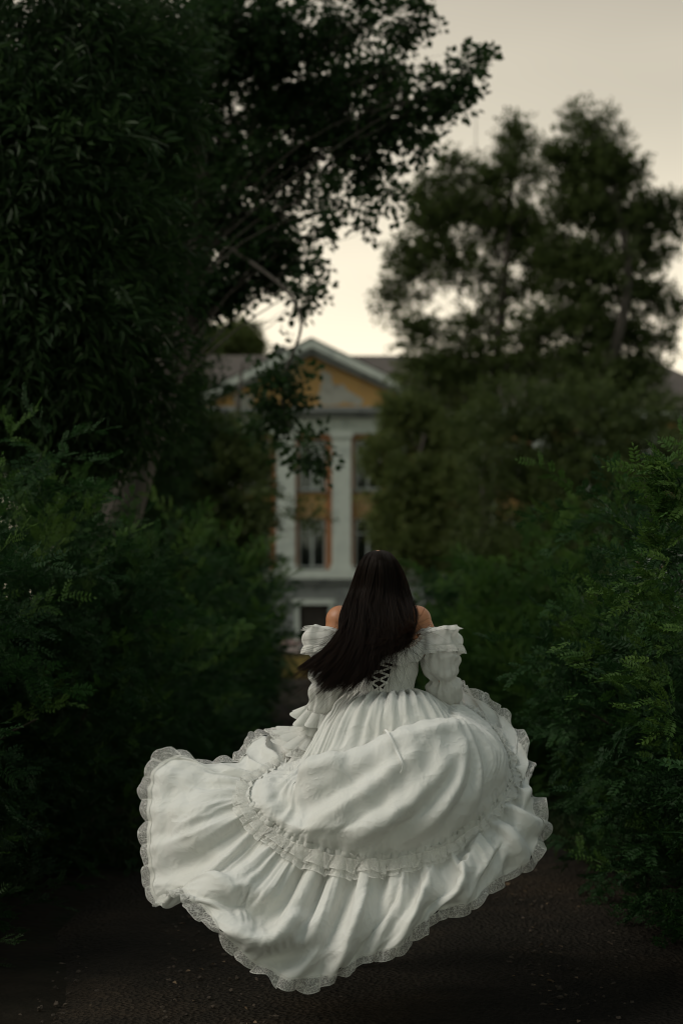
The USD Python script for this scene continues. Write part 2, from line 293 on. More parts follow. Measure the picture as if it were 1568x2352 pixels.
LF_ACA = leaf_material('pea_shrub_leaf', [(.010, .032, .009), (.020, .058, .014), (.040, .090, .022)], .3, .6)
LF_LIT_DRY = leaf_material('dry_grass', [(.16, .12, .035), (.22, .17, .05), (.11, .12, .035)], .2, .7)  # dry straw tone that also carries the sunlight on the far grass
LF_GRASS = leaf_material('dark_grass', [(.022, .036, .012), (.036, .05, .016)], .2, .6)
BARK = mat('dark_bark', (.030, .025, .020), .95, [(.045, .038, .030)], scale=9, bump=.012, bscale=30)
TWIG = mat('brown_twig', (.04, .03, .02), .9)

def leaf_shape(L, W, pts=6, fold=.25):
    """A leaf lying along +x, creased along its midrib."""
    if pts == 4: return np.array([[0, 0, 0], [L * .45, W / 2, L * fold * .3], [L, 0, -L * .08], [L * .45, -W / 2, L * fold * .3]]), np.array([[0, 2, 1], [0, 3, 2]])
    v = np.array([[0, 0, 0], [L * .28, W * .46, L * .06], [L * .62, W * .40, L * .04], [L, 0, -L * .12], [L * .62, -W * .40, L * .04], [L * .28, -W * .46, L * .06]])
    return v, np.array([[0, 2, 1], [0, 3, 2], [0, 4, 3], [0, 5, 4]])
def frame(d, up=(0, 0, 1), roll=0.0):
    d = np.asarray(d, float); d = d / (np.linalg.norm(d) + 1e-9); s = np.cross(up, d)
    if np.linalg.norm(s) < 1e-3: s = np.array([0, 1., 0])
    s = s / np.linalg.norm(s); u = np.cross(d, s); c, q = math.cos(roll), math.sin(roll)
    return np.stack([d, s * c + u * q, u * c - s * q])            # rows: x, y, z axes
def twig_mesh(seed, n, length, L, W, pts=6, spread=.9, droop=.3, stem=.004):
    r = np.random.default_rng(seed); V, F, k = [], [], 0
    line = np.stack([np.linspace(0, length, 7), .06 * length * np.sin(np.linspace(0, 3, 7) + r.random() * 6), -droop * length * np.linspace(0, 1, 7) ** 2], 1)
    st = tube(line, np.linspace(stem, stem * .4, 7), 3, cap=False); V.append(st.vertices); F.append(st.faces); k = len(st.vertices)
    for i in range(n):
        f = (i + .6) / n; p = np.array([np.interp(f, np.linspace(0, 1, 7), line[:, z]) for z in range(3)])
        a = i * 2.4 + r.normal() * .4
        d = np.array([.65, math.cos(a) * spread, math.sin(a) * spread * .8 - .25]) + r.normal(size=3) * .25
        s = r.uniform(.7, 1.2); v, f_ = leaf_shape(L * s, W * s, pts)
        M = frame(d, roll=r.normal() * .7); off = d / np.linalg.norm(d) * L * .5
        V.append(p + off + v @ M); F.append(f_ + k); k += len(v)
    return np.vstack(V), np.vstack(F)
def pinnate(seed, pairs=7, L=.085, lw=.011, ll=.021):
    """One feathery leaf of paired leaflets along +x."""
    r = np.random.default_rng(seed); V, F, k = [], [], 0
    t = np.linspace(0, 1, 5); mid = np.stack([t * L, 0 * t, -.12 * L * t * t], 1)
    st = tube(mid, np.linspace(.0011, .0006, 5), 3, cap=False); V.append(st.vertices); F.append(st.faces); k = len(st.vertices)
    for i in range(pairs + 1):
        f = .15 + .85 * i / pairs; p = np.array([f * L, 0, -.12 * L * f * f])
        for sgn in ((-1, 1) if i < pairs else (0,)):
            d = np.array([.55 if sgn else 1, sgn * 1.0, .12]) + r.normal(size=3) * .12
            s = (.75 + .45 * math.sin(math.pi * min(1, f * .9))) * r.uniform(.9, 1.1)
            v, f_ = leaf_shape(ll * s, lw * s, 4); V.append(p + v @ frame(d, roll=r.normal() * .35)); F.append(f_ + k); k += 4
    return np.vstack(V), np.vstack(F)
def spray_mesh(seed, n=9, length=.26, scale=1.0):
    r = np.random.default_rng(seed); V, F, k = [], [], 0; t = np.linspace(0, 1, 7)
    line = np.stack([t * length, .05 * length * np.sin(t * 4 + r.random() * 6), -.25 * length * t * t], 1)
    st = tube(line, np.linspace(.003, .001, 7), 3, cap=False); V.append(st.vertices); F.append(st.faces); k = len(st.vertices)
    for i in range(n):
        f = (i + .8) / n; p = np.array([np.interp(f, t, line[:, z]) for z in range(3)])
        sgn = 1 if i % 2 else -1
        d = np.array([.75, sgn * .9 * (1 - .6 * f), .25 - .3 * f]) + r.normal(size=3) * .25
        v, f_ = pinnate(seed * 31 + i, r.integers(5, 8), .085 * scale * r.uniform(.75, 1.2), .0115 * scale, .022 * scale)
        V.append(p + v @ frame(d, roll=r.normal() * .4)); F.append(f_ + k); k += len(v)
    return np.vstack(V), np.vstack(F)
def tuft_mesh(seed, n=16, h=.22):
    r = np.random.default_rng(seed); V, F, k = [], [], 0
    for i in range(n):
        b = r.normal(size=2) * .05; d = r.normal(size=2) * .45; hh = h * r.uniform(.5, 1.2); w = r.uniform(.003, .006); a = r.random() * 6.28
        o = np.array([math.cos(a), math.sin(a), 0]) * w; p = [np.array([*(b + d * hh * f * f), hh * f * (1 - .2 * f)]) for f in (0, .5, 1)]
        V.append(np.stack([p[0] - o, p[0] + o, p[1] - o * .7, p[1] + o * .7, p[2]])); F.append(np.array([[0, 1, 3], [0, 3, 2], [2, 3, 4]]) + k); k += 5
    return np.vstack(V), np.vstack(F)

def quats(D, r, rollsd=.6):
    """Half-float quaternions turning +x towards the rows of D."""
    D = D / (np.linalg.norm(D, axis=1, keepdims=True) + 1e-9); up = np.array([0, 0, 1.0])
    S = np.cross(up, D); S /= np.linalg.norm(S, axis=1, keepdims=True) + 1e-9; U = np.cross(D, S)
    a = r.normal(size=len(D)) * rollsd; c, s = np.cos(a)[:, None], np.sin(a)[:, None]; S, U = S * c + U * s, U * c - S * s
    from scipy.spatial.transform import Rotation
    return Rotation.from_matrix(np.stack([D, S, U], 2)).as_quat()
def instancer(name, parent, protos, material, P_, D, S_, seed, rollsd=.6, kind='stuff', label=None, category=None):
    r = np.random.default_rng(seed)
    pi = UsdGeom.PointInstancer.Define(stage, path_for(name, parent)); base = str(pi.GetPath())
    for k, m in enumerate(protos):
        g = usdkit.mesh(stage, f'{base}/leaf_{k}', m, material); pi.CreatePrototypesRel().AddTarget(g.GetPath())
    o = np.array(UsdGeom.XformCache().GetLocalToWorldTransform(parent))[3, :3] if parent is not None else np.zeros(3)
    pi.CreatePositionsAttr(Vt.Vec3fArray.FromNumpy((P_ - o).astype(np.float32)))
    q = quats(D, r, rollsd).astype(np.float16)
    pi.CreateOrientationsAttr(Vt.QuathArray([Gf.Quath(float(w), float(x), float(y), float(z)) for x, y, z, w in q]))
    pi.CreateScalesAttr(Vt.Vec3fArray.FromNumpy(np.repeat(np.asarray(S_)[:, None], 3, 1).astype(np.float32)))
    pi.CreateProtoIndicesAttr(Vt.IntArray.FromNumpy(r.integers(0, len(protos), len(P_)).astype(np.int32)))
    return tag(pi.GetPrim(), label, category, kind=kind)

def scatter(blobs, n, seed, shell=.5, hole=.0, hscale=1.0, up=.25, droop=0.0):
    """Points in a union of ellipsoids given as (centre, radii); clumped by noise. Returns positions and outward directions."""
    r = np.random.default_rng(seed)
    vol = np.array([np.prod(b[1]) ** (2 / 3) for b in blobs]); k = r.choice(len(blobs), n, p=vol / vol.sum())
    c, R_ = np.array([b[0] for b in blobs])[k], np.array([b[1] for b in blobs])[k]
    d = r.normal(size=(n, 3)); d /= np.linalg.norm(d, axis=1, keepdims=True)
    p = c + d * R_ * (r.random(n) ** shell)[:, None]
    p += r.normal(size=p.shape) * R_ * .08
    if hole > 0:
        nz = meshkit.fbm(p * hscale); thr = np.quantile(nz, hole); m = nz > thr; p, d = p[m], d[m]
    D = d + r.normal(size=d.shape) * .45 + np.array([0, 0, up - droop])
    return p[p[:, 2] > .05], D[p[:, 2] > .05]
def B(px, py, Y, rx, ry=None, rd=None):
    k = Y / FPX; ry = ry or rx; rd = rd or (rx + ry) / 2
    return (at(px, py, Y), np.array([rx * k, rd * k, ry * k]))
def limbs(base, trunk_top, blobs, r0, seed, sub=3):
    """A tapered trunk and limbs that reach into the crown's clumps."""
    r = np.random.default_rng(seed); b, t = np.array(base, float), np.array(trunk_top, float)
    ln = np.linalg.norm(t - b)
    tp = spline([b, b + (t - b) * .33 + r.normal(size=3) * .03 * ln * [1, 1, 0], b + (t - b) * .66 + r.normal(size=3) * .04 * ln * [1, 1, 0], t], 16)
    trunk = tube(tp, np.linspace(r0, r0 * .28, 16) * (1 + .35 * np.exp(-np.linspace(0, 14, 16))), 12)
    out = []
    for c, R_ in blobs:
        z = np.clip((c[2] - b[2]) / (t[2] - b[2]) - .22, .12, .95); a = np.array([np.interp(z, np.linspace(0, 1, 16), tp[:, k]) for k in range(3)])
        m = (a + c) / 2 + np.array([0, 0, .10 * np.linalg.norm(c - a)]) * (1 if c[2] > a[2] - .5 else -.3) + r.normal(size=3) * .05 * np.linalg.norm(c - a)
        rr = r0 * .085 * (1 - .55 * z)
        out.append(tube(spline([a, m, c], 9), np.linspace(rr, rr * .22, 9), 6))
        for _ in range(sub):
            e = c + r.normal(size=3) * R_ * .55; out.append(tube(spline([m + (c - m) * .4, (m + e) / 2 + r.normal(size=3) * .06 * np.linalg.norm(e - m), e], 6), np.linspace(rr * .35, rr * .08, 6), 4))
    return trunk, cat(out)
def tree(name, label, base, top, r0, blobs, protos, material, n, seed, group=None, category='tree', smin=.8, smax=1.25, trim=.08, extra=None, **kw):
    t = thing(name, label, category, base, group)
    trunk, lb = limbs(base, top, blobs, r0, seed)
    part('trunk', trunk, BARK, t, smooth=True); part('limbs', lb, BARK, t, smooth=True)
    slim = lambda bs: [(c, np.maximum(R_ - trim, .35 * R_)) for c, R_ in bs]
    p, d = scatter(slim(blobs), n, seed, **kw); r = np.random.default_rng(seed + 1)
    if extra:
        p2, d2 = scatter(slim(extra[0]), extra[1], seed + 9, shell=.4, droop=.5); p, d = np.vstack([p, p2]), np.vstack([d, d2])
    instancer('crown', t, protos, material, p, d, r.uniform(smin, smax, len(p)), seed + 2)
    return t
PR_POP = [twig_mesh(s, 10, .20, .060, .052, 6, .9, .35) for s in (1, 2, 3)]
PR_WIL = [twig_mesh(s, 16, .40, .095, .026, 6, .7, .5) for s in (4, 5, 6)]
PR_FAR = [twig_mesh(s, 18, .36, .085, .065, 4, 1.0, .25) for s in (7, 8, 9)]
PR_ACA = [spray_mesh(s) for s in (11, 12, 13, 14)]

# --- left: the big tree whose boughs hang over the path
bl = [B(*q) for q in [(560,60,13,130,120,150),(760,30,13.4,90,70),(880,140,13,50,56),(920,40,13,56,44),(820,250,13.2,100,85),(700,170,13.6,110,110),(960,195,12.8,40,32),(1015,190,12.6,48,38),(1066,150,12.5,42,38),(1045,228,12.6,32,34),(900,260,13,66,56),(958,300,12.9,28,48),
     (885,350,13.1,40,50),(895,440,13,22,58),(800,360,13.2,74,60),(780,440,13.1,46,44),(745,490,13.0,22,44),(830,480,13.0,20,36),(660,330,13.5,110,110),(565,470,13.6,110,110),(600,580,13.4,70,56),(690,600,13.2,32,42),(700,662,13.1,24,44),(520,640,13.5,80,64),(450,680,13.6,60,60),(640,540,13.3,46,40)]]
dense = [B(*q) for q in [(460,640,14.2,60,60),(360,300,14,150,260,190),(300,560,14,180,200,180),(520,250,14.2,110,150),(420,60,14.4,120,150,170),(300,760,14,110,120),(480,440,14.2,80,110)]]
bl2 = [B(*q) for q in [(682,800,12.4,12,26),(664,845,12.4,26,36),(640,910,12.4,46,46),(668,970,12.4,46,46),(700,1020,12.3,44,36),(742,1040,12.3,30,30),(620,885,12.4,34,34),(606,955,12.5,32,40)]]
left_tree = tree('broad_leaved_tree', 'tall dark broad-leaved tree whose boughs hang over the path at upper left', at(250, 1790, 13.4) * [1, 1, 0], at(440, 250, 13.6), .26, bl, PR_POP, LF_DARK, 3100, 101, hole=.24, hscale=4.6, droop=.55, shell=.65, trim=.03, extra=(dense, 2300))
p, d = scatter([(c, R_ * .72) for c, R_ in bl2], 115, 107, hole=.1, hscale=3, droop=.6); instancer('hanging_bough', left_tree, PR_POP, LF_DARK, p, d, np.random.default_rng(5).uniform(.8, 1.2, len(p)), 108)
part('bough', cat([tube(spline([at(520, 560, 13.2), at(640, 650, 12.8), at(690, 760, 12.4), at(650, 880, 12.4), at(690, 1020, 12.3), at(745, 1045, 12.3)], 30), np.linspace(.022, .004, 30), 6)]), BARK, left_tree, smooth=True)
bl = [B(*q) for q in [(60,120,8.6,230,220,260),(100,420,8.4,230,230,260),(70,720,8.4,210,200,260),(250,250,9.2,170,200),(230,560,9.0,170,200),(220,860,9.2,150,150),(-120,300,8.8,220,260),(-100,700,8.8,220,260),(260,60,9.4,150,120)]]
tree('narrow_leaved_tree', 'dark narrow-leaved tree filling the upper left edge', at(-260, 2000, 8.8) * [1, 1, 0], at(10, 200, 8.8), .2, bl, PR_WIL, LF_DARK, 4600, 111, shell=.42, droop=.7, hole=.15, hscale=1.6)
bl = [B(*q) for q in [(330,880,27,130,120,180),(390,1000,27,100,80),(300,1100,27,200,180,240),(470,1050,27,90,80),(530,1150,26,80,80),(510,1280,26,80,100),(585,1120,25.5,44,36),(640,1170,25.2,54,30),(700,1180,25,44,22),(735,1212,25,30,18),(545,1000,26,44,40),(590,1050,25.6,36,30),(380,1300,27,180,140,220),(550,1400,26,54,90),(490,1010,26.5,50,36),(530,1040,26.4,60,50),(560,1100,26.2,60,60),(560,1230,26,56,90)]]
tree('bushy_tree', 'dark bushy tree standing left of the house front', at(330, 1560, 27) * [1, 1, 0], at(350, 950, 27), .22, bl, PR_FAR, LF_POP, 6500, 121, hole=.15, hscale=1.1, shell=.42)
bl = [B(*q) for q in [(200,700,20,260,260,300),(60,900,20,240,260,300),(330,900,20.5,170,200),(180,1150,20,260,240,300),(370,780,20.5,70,100)]]
tree('shade_tree', 'dense dark tree behind the left shrubs, below the narrow-leaved crown', at(140, 1640, 20) * [1, 1, 0], at(170, 800, 20), .25, bl, PR_FAR, LF_DARK, 3600, 131, shell=.4)
# --- right: poplars before the house
bl = [B(*q) for q in [(1185,330,35,34,56),(1175,420,35,60,66),(1120,430,35,48,66),(1036,400,35.4,34,58),(1000,450,35.4,52,48),(975,510,35.3,46,60),(1050,500,35.2,70,70),(1160,520,35,70,74),(935,600,35.5,50,44),(1000,600,35.2,60,60),(1080,620,35,60,56),(900,690,35.6,34,40),(950,660,35.4,44,40),(960,770,35.2,50,52),(1090,760,35,56,50),(1160,680,34.8,44,66),(1215,560,35,56,60),(1180,830,34.6,90,70),(1030,850,35,100,70),(1255,640,35.4,46,60)]]
tree('poplar', 'left-hand poplar of the right pair, with loose clumps of leaves and sky gaps', at(1158, 1560, 35) * [1, 1, 0], at(1172, 400, 35), .20, bl, PR_FAR, LF_POP, 3700, 141, group='poplars before the house', hole=.10, hscale=2.4, shell=.75, up=.7, trim=.05)
bl = [B(*q) for q in [(1330,300,34,36,56),(1398,310,34,32,54),(1290,380,34,52,60),(1370,400,34,80,70),(1440,400,34.2,36,66),(1330,500,34,90,84),(1420,520,34.1,70,76),(1300,620,34,80,80),(1390,650,33.8,88,86),(1470,500,34.3,44,48),(1540,500,34.5,60,44),(1490,590,34.4,54,50),(1480,690,34.2,56,40),(1540,720,34.4,40,26),(1330,760,33.8,80,80),(1430,780,34,66,60),(1510,800,34.2,50,36),(1350,880,33.6,110,80),(1230,760,34.2,40,60),(1460,880,33.8,70,60)]]
tree('poplar', 'right-hand taller dense dark poplar with two pointed tops', at(1345, 1570, 34) * [1, 1, 0], at(1350, 380, 34), .22, bl, PR_FAR, LF_POP, 4700, 151, group='poplars before the house', hole=.10, hscale=2.4, shell=.7, up=.7, trim=.05)
bl = [B(*q) for q in [(950,870,40,56,60),(915,960,39,56,56),(885,1050,38.5,60,56),(980,980,39,90,80),(960,1120,38,100,90),(1050,1010,38,66,66),(920,1200,37.6,80,70),(1030,1160,37.5,100,100),(970,1270,37,100,66),(1100,1260,36.8,90,90),(1060,900,39,70,54),(862,1130,38.2,36,44),(885,1230,37.6,40,34)]]
tree('olive_green_tree', 'pale olive-green tree covering the right half of the house front', at(980, 1575, 38) * [1, 1, 0], at(975, 1000, 38), .18, bl, PR_FAR, LF_OLIVE, 5200, 161, hole=.15, hscale=1.0, shell=.42, trim=.2)
bl = [B(*q) for q in [(1180,1000,31,140,120,170),(1330,1010,31,150,130,180),(1480,1010,31.5,130,110),(1200,1180,30.6,150,120),(1360,1180,30,170,140,200),(1520,1130,30,130,130),(1120,1330,30,110,90),(1260,1330,29.6,160,110)]]
tree('understory_tree', 'dark spreading tree beneath the two poplars on the right', at(1300, 1590, 30.5) * [1, 1, 0], at(1300, 1050, 30.5), .2, bl, PR_FAR, LF_POP, 4200, 171, hole=.1, hscale=1.1, shell=.42)
bl = [B(*q) for q in [(550,780,78,44,36),(575,800,78,24,26),(525,800,78,30,26)]]
tree('small_tree', 'small rounded green tree showing above the house roof', at(552, 1490, 78) * [1, 1, 0], at(552, 800, 78), .2, bl, PR_FAR, LF_OLIVE, 900, 181, group='small trees round the house', smin=1.3, smax=2.0)
bl = [B(*q) for q in [(462,790,74,34,44),(440,830,74,40,50)]]
tree('small_tree', 'pale green treetop left of the house roof, below the big boughs', at(455, 1490, 74) * [1, 1, 0], at(455, 820, 74), .2, bl, PR_FAR, LF_OLIVE, 900, 186, group='small trees round the house', smin=1.3, smax=2.0)

# --- hedges of pea shrub along the path
def shrub(label, blobs, n, seed, stems=9, scale=1.0, protos=PR_ACA, material=LF_ACA, up=.15, **kw):
    c = np.mean([b[0] for b in blobs], 0); base = np.array([c[0], c[1], float(ground_h(np.array(c[0]), np.array(c[1])))])
    t = thing('pea_shrub', label, 'shrub', base, 'pea shrubs lining the path')
    r = np.random.default_rng(seed)
    st = []
    for _ in range(stems):
        b, R_ = blobs[r.integers(len(blobs))]; e = b + r.normal(size=3) * R_ * .5
        e[2] = max(e[2], .3); a = base + [r.normal() * .15, r.normal() * .15, -.02]
        st.append(tube(spline([a, a + (e - a) * [.3, .3, .6], e], 10), np.linspace(.016, .004, 10), 5))
    part('stems', cat(st), TWIG, t, smooth=True)
    p, d = scatter(blobs, n, seed, up=up, **kw)
    ok = np.abs(p[:, 0] - path_x(p[:, 1])) > .55
    p, d = p[ok], d[ok]
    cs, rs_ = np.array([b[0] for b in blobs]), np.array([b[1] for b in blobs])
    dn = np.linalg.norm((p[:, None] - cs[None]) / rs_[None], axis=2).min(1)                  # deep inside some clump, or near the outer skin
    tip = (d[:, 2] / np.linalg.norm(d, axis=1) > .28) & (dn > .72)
    sc = r.uniform(.8, 1.25, len(p)) * scale
    instancer('foliage', t, protos, material, p[~tip], d[~tip], sc[~tip], seed + 1, .5)
    if tip.sum() > 3: instancer('young_shoots', t, protos, LF_LIT, p[tip], d[tip] + [0, 0, .3], sc[tip] * .9, seed + 2, .5)  # upward outer sprays get the lighter green to imitate light from above
    return t
def fill(y0, y1, side, z1, inner, outer):
    """Lower body of a hedge: clumps from the ground up, in world units."""
    out = []
    for y in np.arange(y0, y1, .7):
        for z in np.arange(.25, z1, .55):
            for x in np.arange(inner, outer, .6): out.append((np.array([float(path_x(y)) + side * (x + .12 * (1 - z)), y, z]), np.array([.42, .5, .42])))
    return out
shrub('nearest left shrub with light painted into its tips, at the left edge of the picture', [B(*q) for q in [(20,1060,6.6,90,50),(110,1030,6.6,56,34),(150,1005,6.6,30,20),(60,1130,6.7,120,60),(10,1350,6.4,110,90),(40,1250,6.8,140,110)]] + fill(5.6, 7.4, -1, 1.5, 1.95, 2.7), 1700, 201, hole=.1, hscale=3)
shrub('rounded left shrub with lit tops beside the path, behind the nearest left one', [B(*q) for q in [(190,1190,7.8,120,70),(260,1270,7.8,110,80),(120,1290,7.6,150,100),(310,1340,8,70,70),(230,1420,7.8,130,100),(330,1450,8.2,60,80),(380,1560,8.3,60,60),(410,1640,8.2,50,40),(360,1440,8.4,70,60)]] + fill(7.2, 9.2, -1, 1.4, 1.55, 2.8), 2900, 211, hole=.12, hscale=3, scale=.85)
shrub('third shrub of the left hedge, half-way to the house', [B(*q) for q in [(420,1290,12,110,80),(500,1330,12.5,80,70),(560,1370,12.6,60,60),(450,1420,12,120,90),(560,1470,12.4,66,80),(520,1580,12,70,70),(590,1480,13,50,70)]] + fill(10, 13.6, -1, 1.3, 1.3, 2.8), 2200, 221, hole=.08, hscale=2.4, scale=1.15)
shrub('last dark shrub of the left hedge before the house', [B(*q) for q in [(560,1330,18,70,60),(600,1400,18.5,44,50),(610,1480,18,40,50),(540,1450,18,80,70)]] + fill(15.5, 20, -1, 1.2, 1.2, 2.6), 2400, 231, scale=1.4)
near = shrub('nearest right shrub with sharp feathery leaves, at the right edge', [B(*q) for q in [(1560,1120,5.5,60,50),(1590,1240,5.4,110,90),(1560,1330,5.4,70,70),(1590,1480,5.3,120,110),(1520,1480,5.6,60,60),(1500,1620,5.5,80,70)]] + fill(4.6, 6.0, 1, 1.25, 1.55, 2.4), 1700, 251, hole=.1, hscale=3.2)
shrub('second right shrub leaning over the path, dark below and lit on top', [B(*q) for q in [(1420,1180,6.8,120,60),(1480,1270,6.8,130,90),(1370,1400,6.6,90,80),(1320,1450,6.6,60,50),(1440,1500,6.6,120,110),(1340,1530,6.5,70,70),(1330,1640,6.5,70,60),(1410,1660,6.5,110,90),(1300,1500,6.5,40,40)]] + fill(6.2, 8.2, 1, 1.35, 1.35, 2.7), 2900, 261, hole=.12, hscale=3, scale=.85)
shrub('soft blurred right shrub with yellow-green top, just beyond the bare shoulder', [B(*q) for q in [(1160,1350,11,90,60),(1240,1300,11.4,90,60),(1090,1420,10.6,60,60),(1180,1440,10.8,110,80),(1290,1390,11,110,100),(1080,1500,10.4,50,70),(1330,1260,11.6,90,60),(1130,1560,10.4,80,70)]] + fill(9.6, 12.4, 1, 1.3, 1.25, 2.8), 2500, 271, hole=.08, hscale=2.6, scale=1.1, material=LF_LIT)
shrub('far right shrub in deep shade behind the hair', [B(*q) for q in [(985,1390,17,60,60),(1030,1350,17.5,60,50),(1000,1470,17,70,60),(960,1460,17.4,50,50)]] + fill(15, 18.6, 1, 1.2, 1.15, 2.4), 2200, 281, scale=1.4)
def weeds(label, spots_, n, seed):
    t = thing('undergrowth', label, 'weeds', (*np.mean([c[0][:2] for c in spots_], 0), 0), 'undergrowth at the path edge'); p, d = scatter(spots_, n, seed, up=.5, hole=.1, hscale=4)
    instancer('foliage', t, PR_ACA, LF_DARK, p, d, np.random.default_rng(seed).uniform(.45, .8, len(p)), seed + 1, .5)
    st_ = [tube(spline([c * [1, 1, 0], c * [1, 1, .5] + [.02, 0, 0], c + [0, 0, R_[2] * .5]], 6), np.linspace(.006, .002, 6), 4) for c, R_ in spots_]
    part('stems', cat(st_), TWIG, t, smooth=True)
weeds('dark weedy undergrowth at the lower left corner beside the path', [(np.array([x, y, .10 + .12 * abs(x + 1.0)]), np.array([.22, .24, .16 + .10 * abs(x + 1)])) for y in np.arange(3.1, 6.0, .35) for x in (-1.5, -1.75, -2.0)], 560, 245)
weeds('dark weedy undergrowth at the lower right corner beside the path', [(np.array([x, y, .12 + .12 * abs(x - 1.4)]), np.array([.2, .24, .18])) for y in np.arange(3.3, 5.2, .35) for x in (1.62, 1.9)], 260, 247)
# the leaves nearest the lens, each on its own
r = np.random.default_rng(77); k = 0
spots = [B(*q) for q in [(1535,1095,5.0,34,34),(1530,1250,5.0,40,44),(1545,1170,5.0,30,36),(1500,1320,5.05,44,30),(1440,1385,5.15,70,40),(1540,1420,5.0,50,60),(1480,1560,5.1,70,60),(1530,1660,5.0,50,60),(1350,1500,5.5,60,60)]]
while k < 230:
    c, R_ = spots[r.integers(len(spots))]; p_ = c + r.normal(size=3) * R_ * .55
    v, f_ = pinnate(900 + k, int(r.integers(6, 9)), .085 * r.uniform(.8, 1.25), .0115, .022)
    d = np.array([-.75, -.25, .18]) + r.normal(size=3) * .45
    part('leaf', (p_ + v @ frame(d, roll=r.normal() * .5), f_), LF_LIT, near); k += 1

# --- grass and small things on the ground
PR_TUFT = [tuft_mesh(s) for s in (21, 22, 23)]
def ground_stuff(name, label, category, protos, material, pts, smin, smax, seed, sd=3.0):
    r = np.random.default_rng(seed); n = len(pts); z = [path_z(x, y) if abs(x - path_x(y)) < 1.2 else float(ground_h(np.array(x), np.array(y))) for x, y in pts]
    D = np.stack([np.cos(r.random(n) * 6.28), np.sin(r.random(n) * 6.28), np.zeros(n)], 1)
    instancer(name, None, protos, material, np.c_[pts, z], D, r.uniform(smin, smax, n), seed, 0.0 if 'grass' in name else sd, label=label, category=category)
r = np.random.default_rng(301)
y_ = r.uniform(7.5, 45, 5200) ** 1; s_ = np.where(r.random(5200) < .5, -1, 1); x_ = path_x(y_) + s_ * (1.12 + np.abs(r.normal(size=5200)) * .45)
ground_stuff('grass', 'dark grass growing along both edges of the dirt path', 'grass', PR_TUFT, LF_GRASS, np.c_[x_, y_], .5, 1.3, 302)
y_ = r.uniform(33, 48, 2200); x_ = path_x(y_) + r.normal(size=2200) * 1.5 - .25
ground_stuff('dry_grass', 'patch of pale dry grass with sunlight painted into its colour before the house', 'grass', PR_TUFT, LF_LIT_DRY, np.c_[x_, y_], .7, 1.4, 304)
def pebble(seed):
    m = trimesh.creation.icosphere(1, 1.0); q = np.random.default_rng(seed); m.vertices = m.vertices * (1 + .22 * q.normal(size=(len(m.vertices), 1))) * [1, .75, .5]; return np.array(m.vertices), np.array(m.faces)
y_ = 3.0 + 9 * r.random(2600) ** 1.6; x_ = path_x(y_) + r.uniform(-1.25, 1.25, 2600)
ground_stuff('gravel', 'loose grey and brown pebbles scattered over the dirt path', 'gravel', [pebble(s) for s in (1, 2, 3, 4)], mat('pebble_stone', (.040, .034, .028), .9, [(.075, .06, .047), (.026, .023, .02)], scale=14, specular_ior_level=.1), np.c_[x_, y_], .003, .011, 306)
y_ = 3.0 + 8 * r.random(460) ** 1.4; x_ = path_x(y_) + .2 + r.normal(size=460) * .8
ground_stuff('leaf_litter', 'small fallen tan leaves lying on the dirt path', 'leaves', [leaf_shape(.03, .018, 6), leaf_shape(.022, .016, 6)], mat('fallen_leaf', (.10, .065, .033), .8, [(.17, .11, .06)], scale=9), np.c_[x_, y_], .6, 1.2, 308, .5)

ITERS=115
# ---------------------------------------------------------------- the person: dress
def cloth_material(name, color, back=0.35, rough=0.85, wob=None):
    n = {'uv': ('texture_coordinate', {}), 'g': ('geometry', {}),
         'fine': ('noise_texture', {'scale': 900.0, 'detail': 2.0}),
         'crumple': ('noise_texture', {'type': 'ridged_multifractal', 'scale': 13.0, 'detail': 3.0, 'roughness': .45, 'distortion': 0.5, 'offset': 1.0, 'gain': 1.5, 'use_normalize': True}),
         'add': ('math', {'math_type': 'multiply_add', 'value2': 0.12}),
         'b': ('bump', {'strength': 0.5, 'distance': 0.005}),
         'soil': ('noise_texture', {'scale': 7.0, 'detail': 4.0}),
         'ramp': ('rgb_ramp', {'ramp': [(0.35, color), (0.75, tuple(c * k for c, k in zip(color, (.95, .945, .92))))]}),
         'd': ('principled_bsdf', {'roughness': rough, 'sheen_weight': 0.25, 'sheen_roughness': 0.5, 'specular_ior_level': 0.2}),
         't': ('translucent_bsdf', {'color': tuple(c * .95 for c in color)}),
         'm': ('mix_closure', {'fac': back})}
    l = [('g.position', 'fine.vector'), ('g.position', 'crumple.vector'), ('fine.fac', 'add.value1'), ('crumple.fac', 'add.value3'), ('add.value', 'b.height'),
         ('b.normal', 'd.normal'), ('b.normal', 't.normal'), ('g.position', 'soil.vector'), ('soil.fac', 'ramp.fac'), ('ramp.color', 'd.base_color'), ('d.BSDF', 'm.closure1'), ('t.BSDF', 'm.closure2')]
    return usdkit.material(stage, '/World/Looks/' + name, n, l, surface='m.closure')

WHITE = (0.74, 0.745, 0.72)
COTTON = cloth_material('white_cotton', WHITE, .12)
SHEER = cloth_material('thin_white_cotton', WHITE, .28)
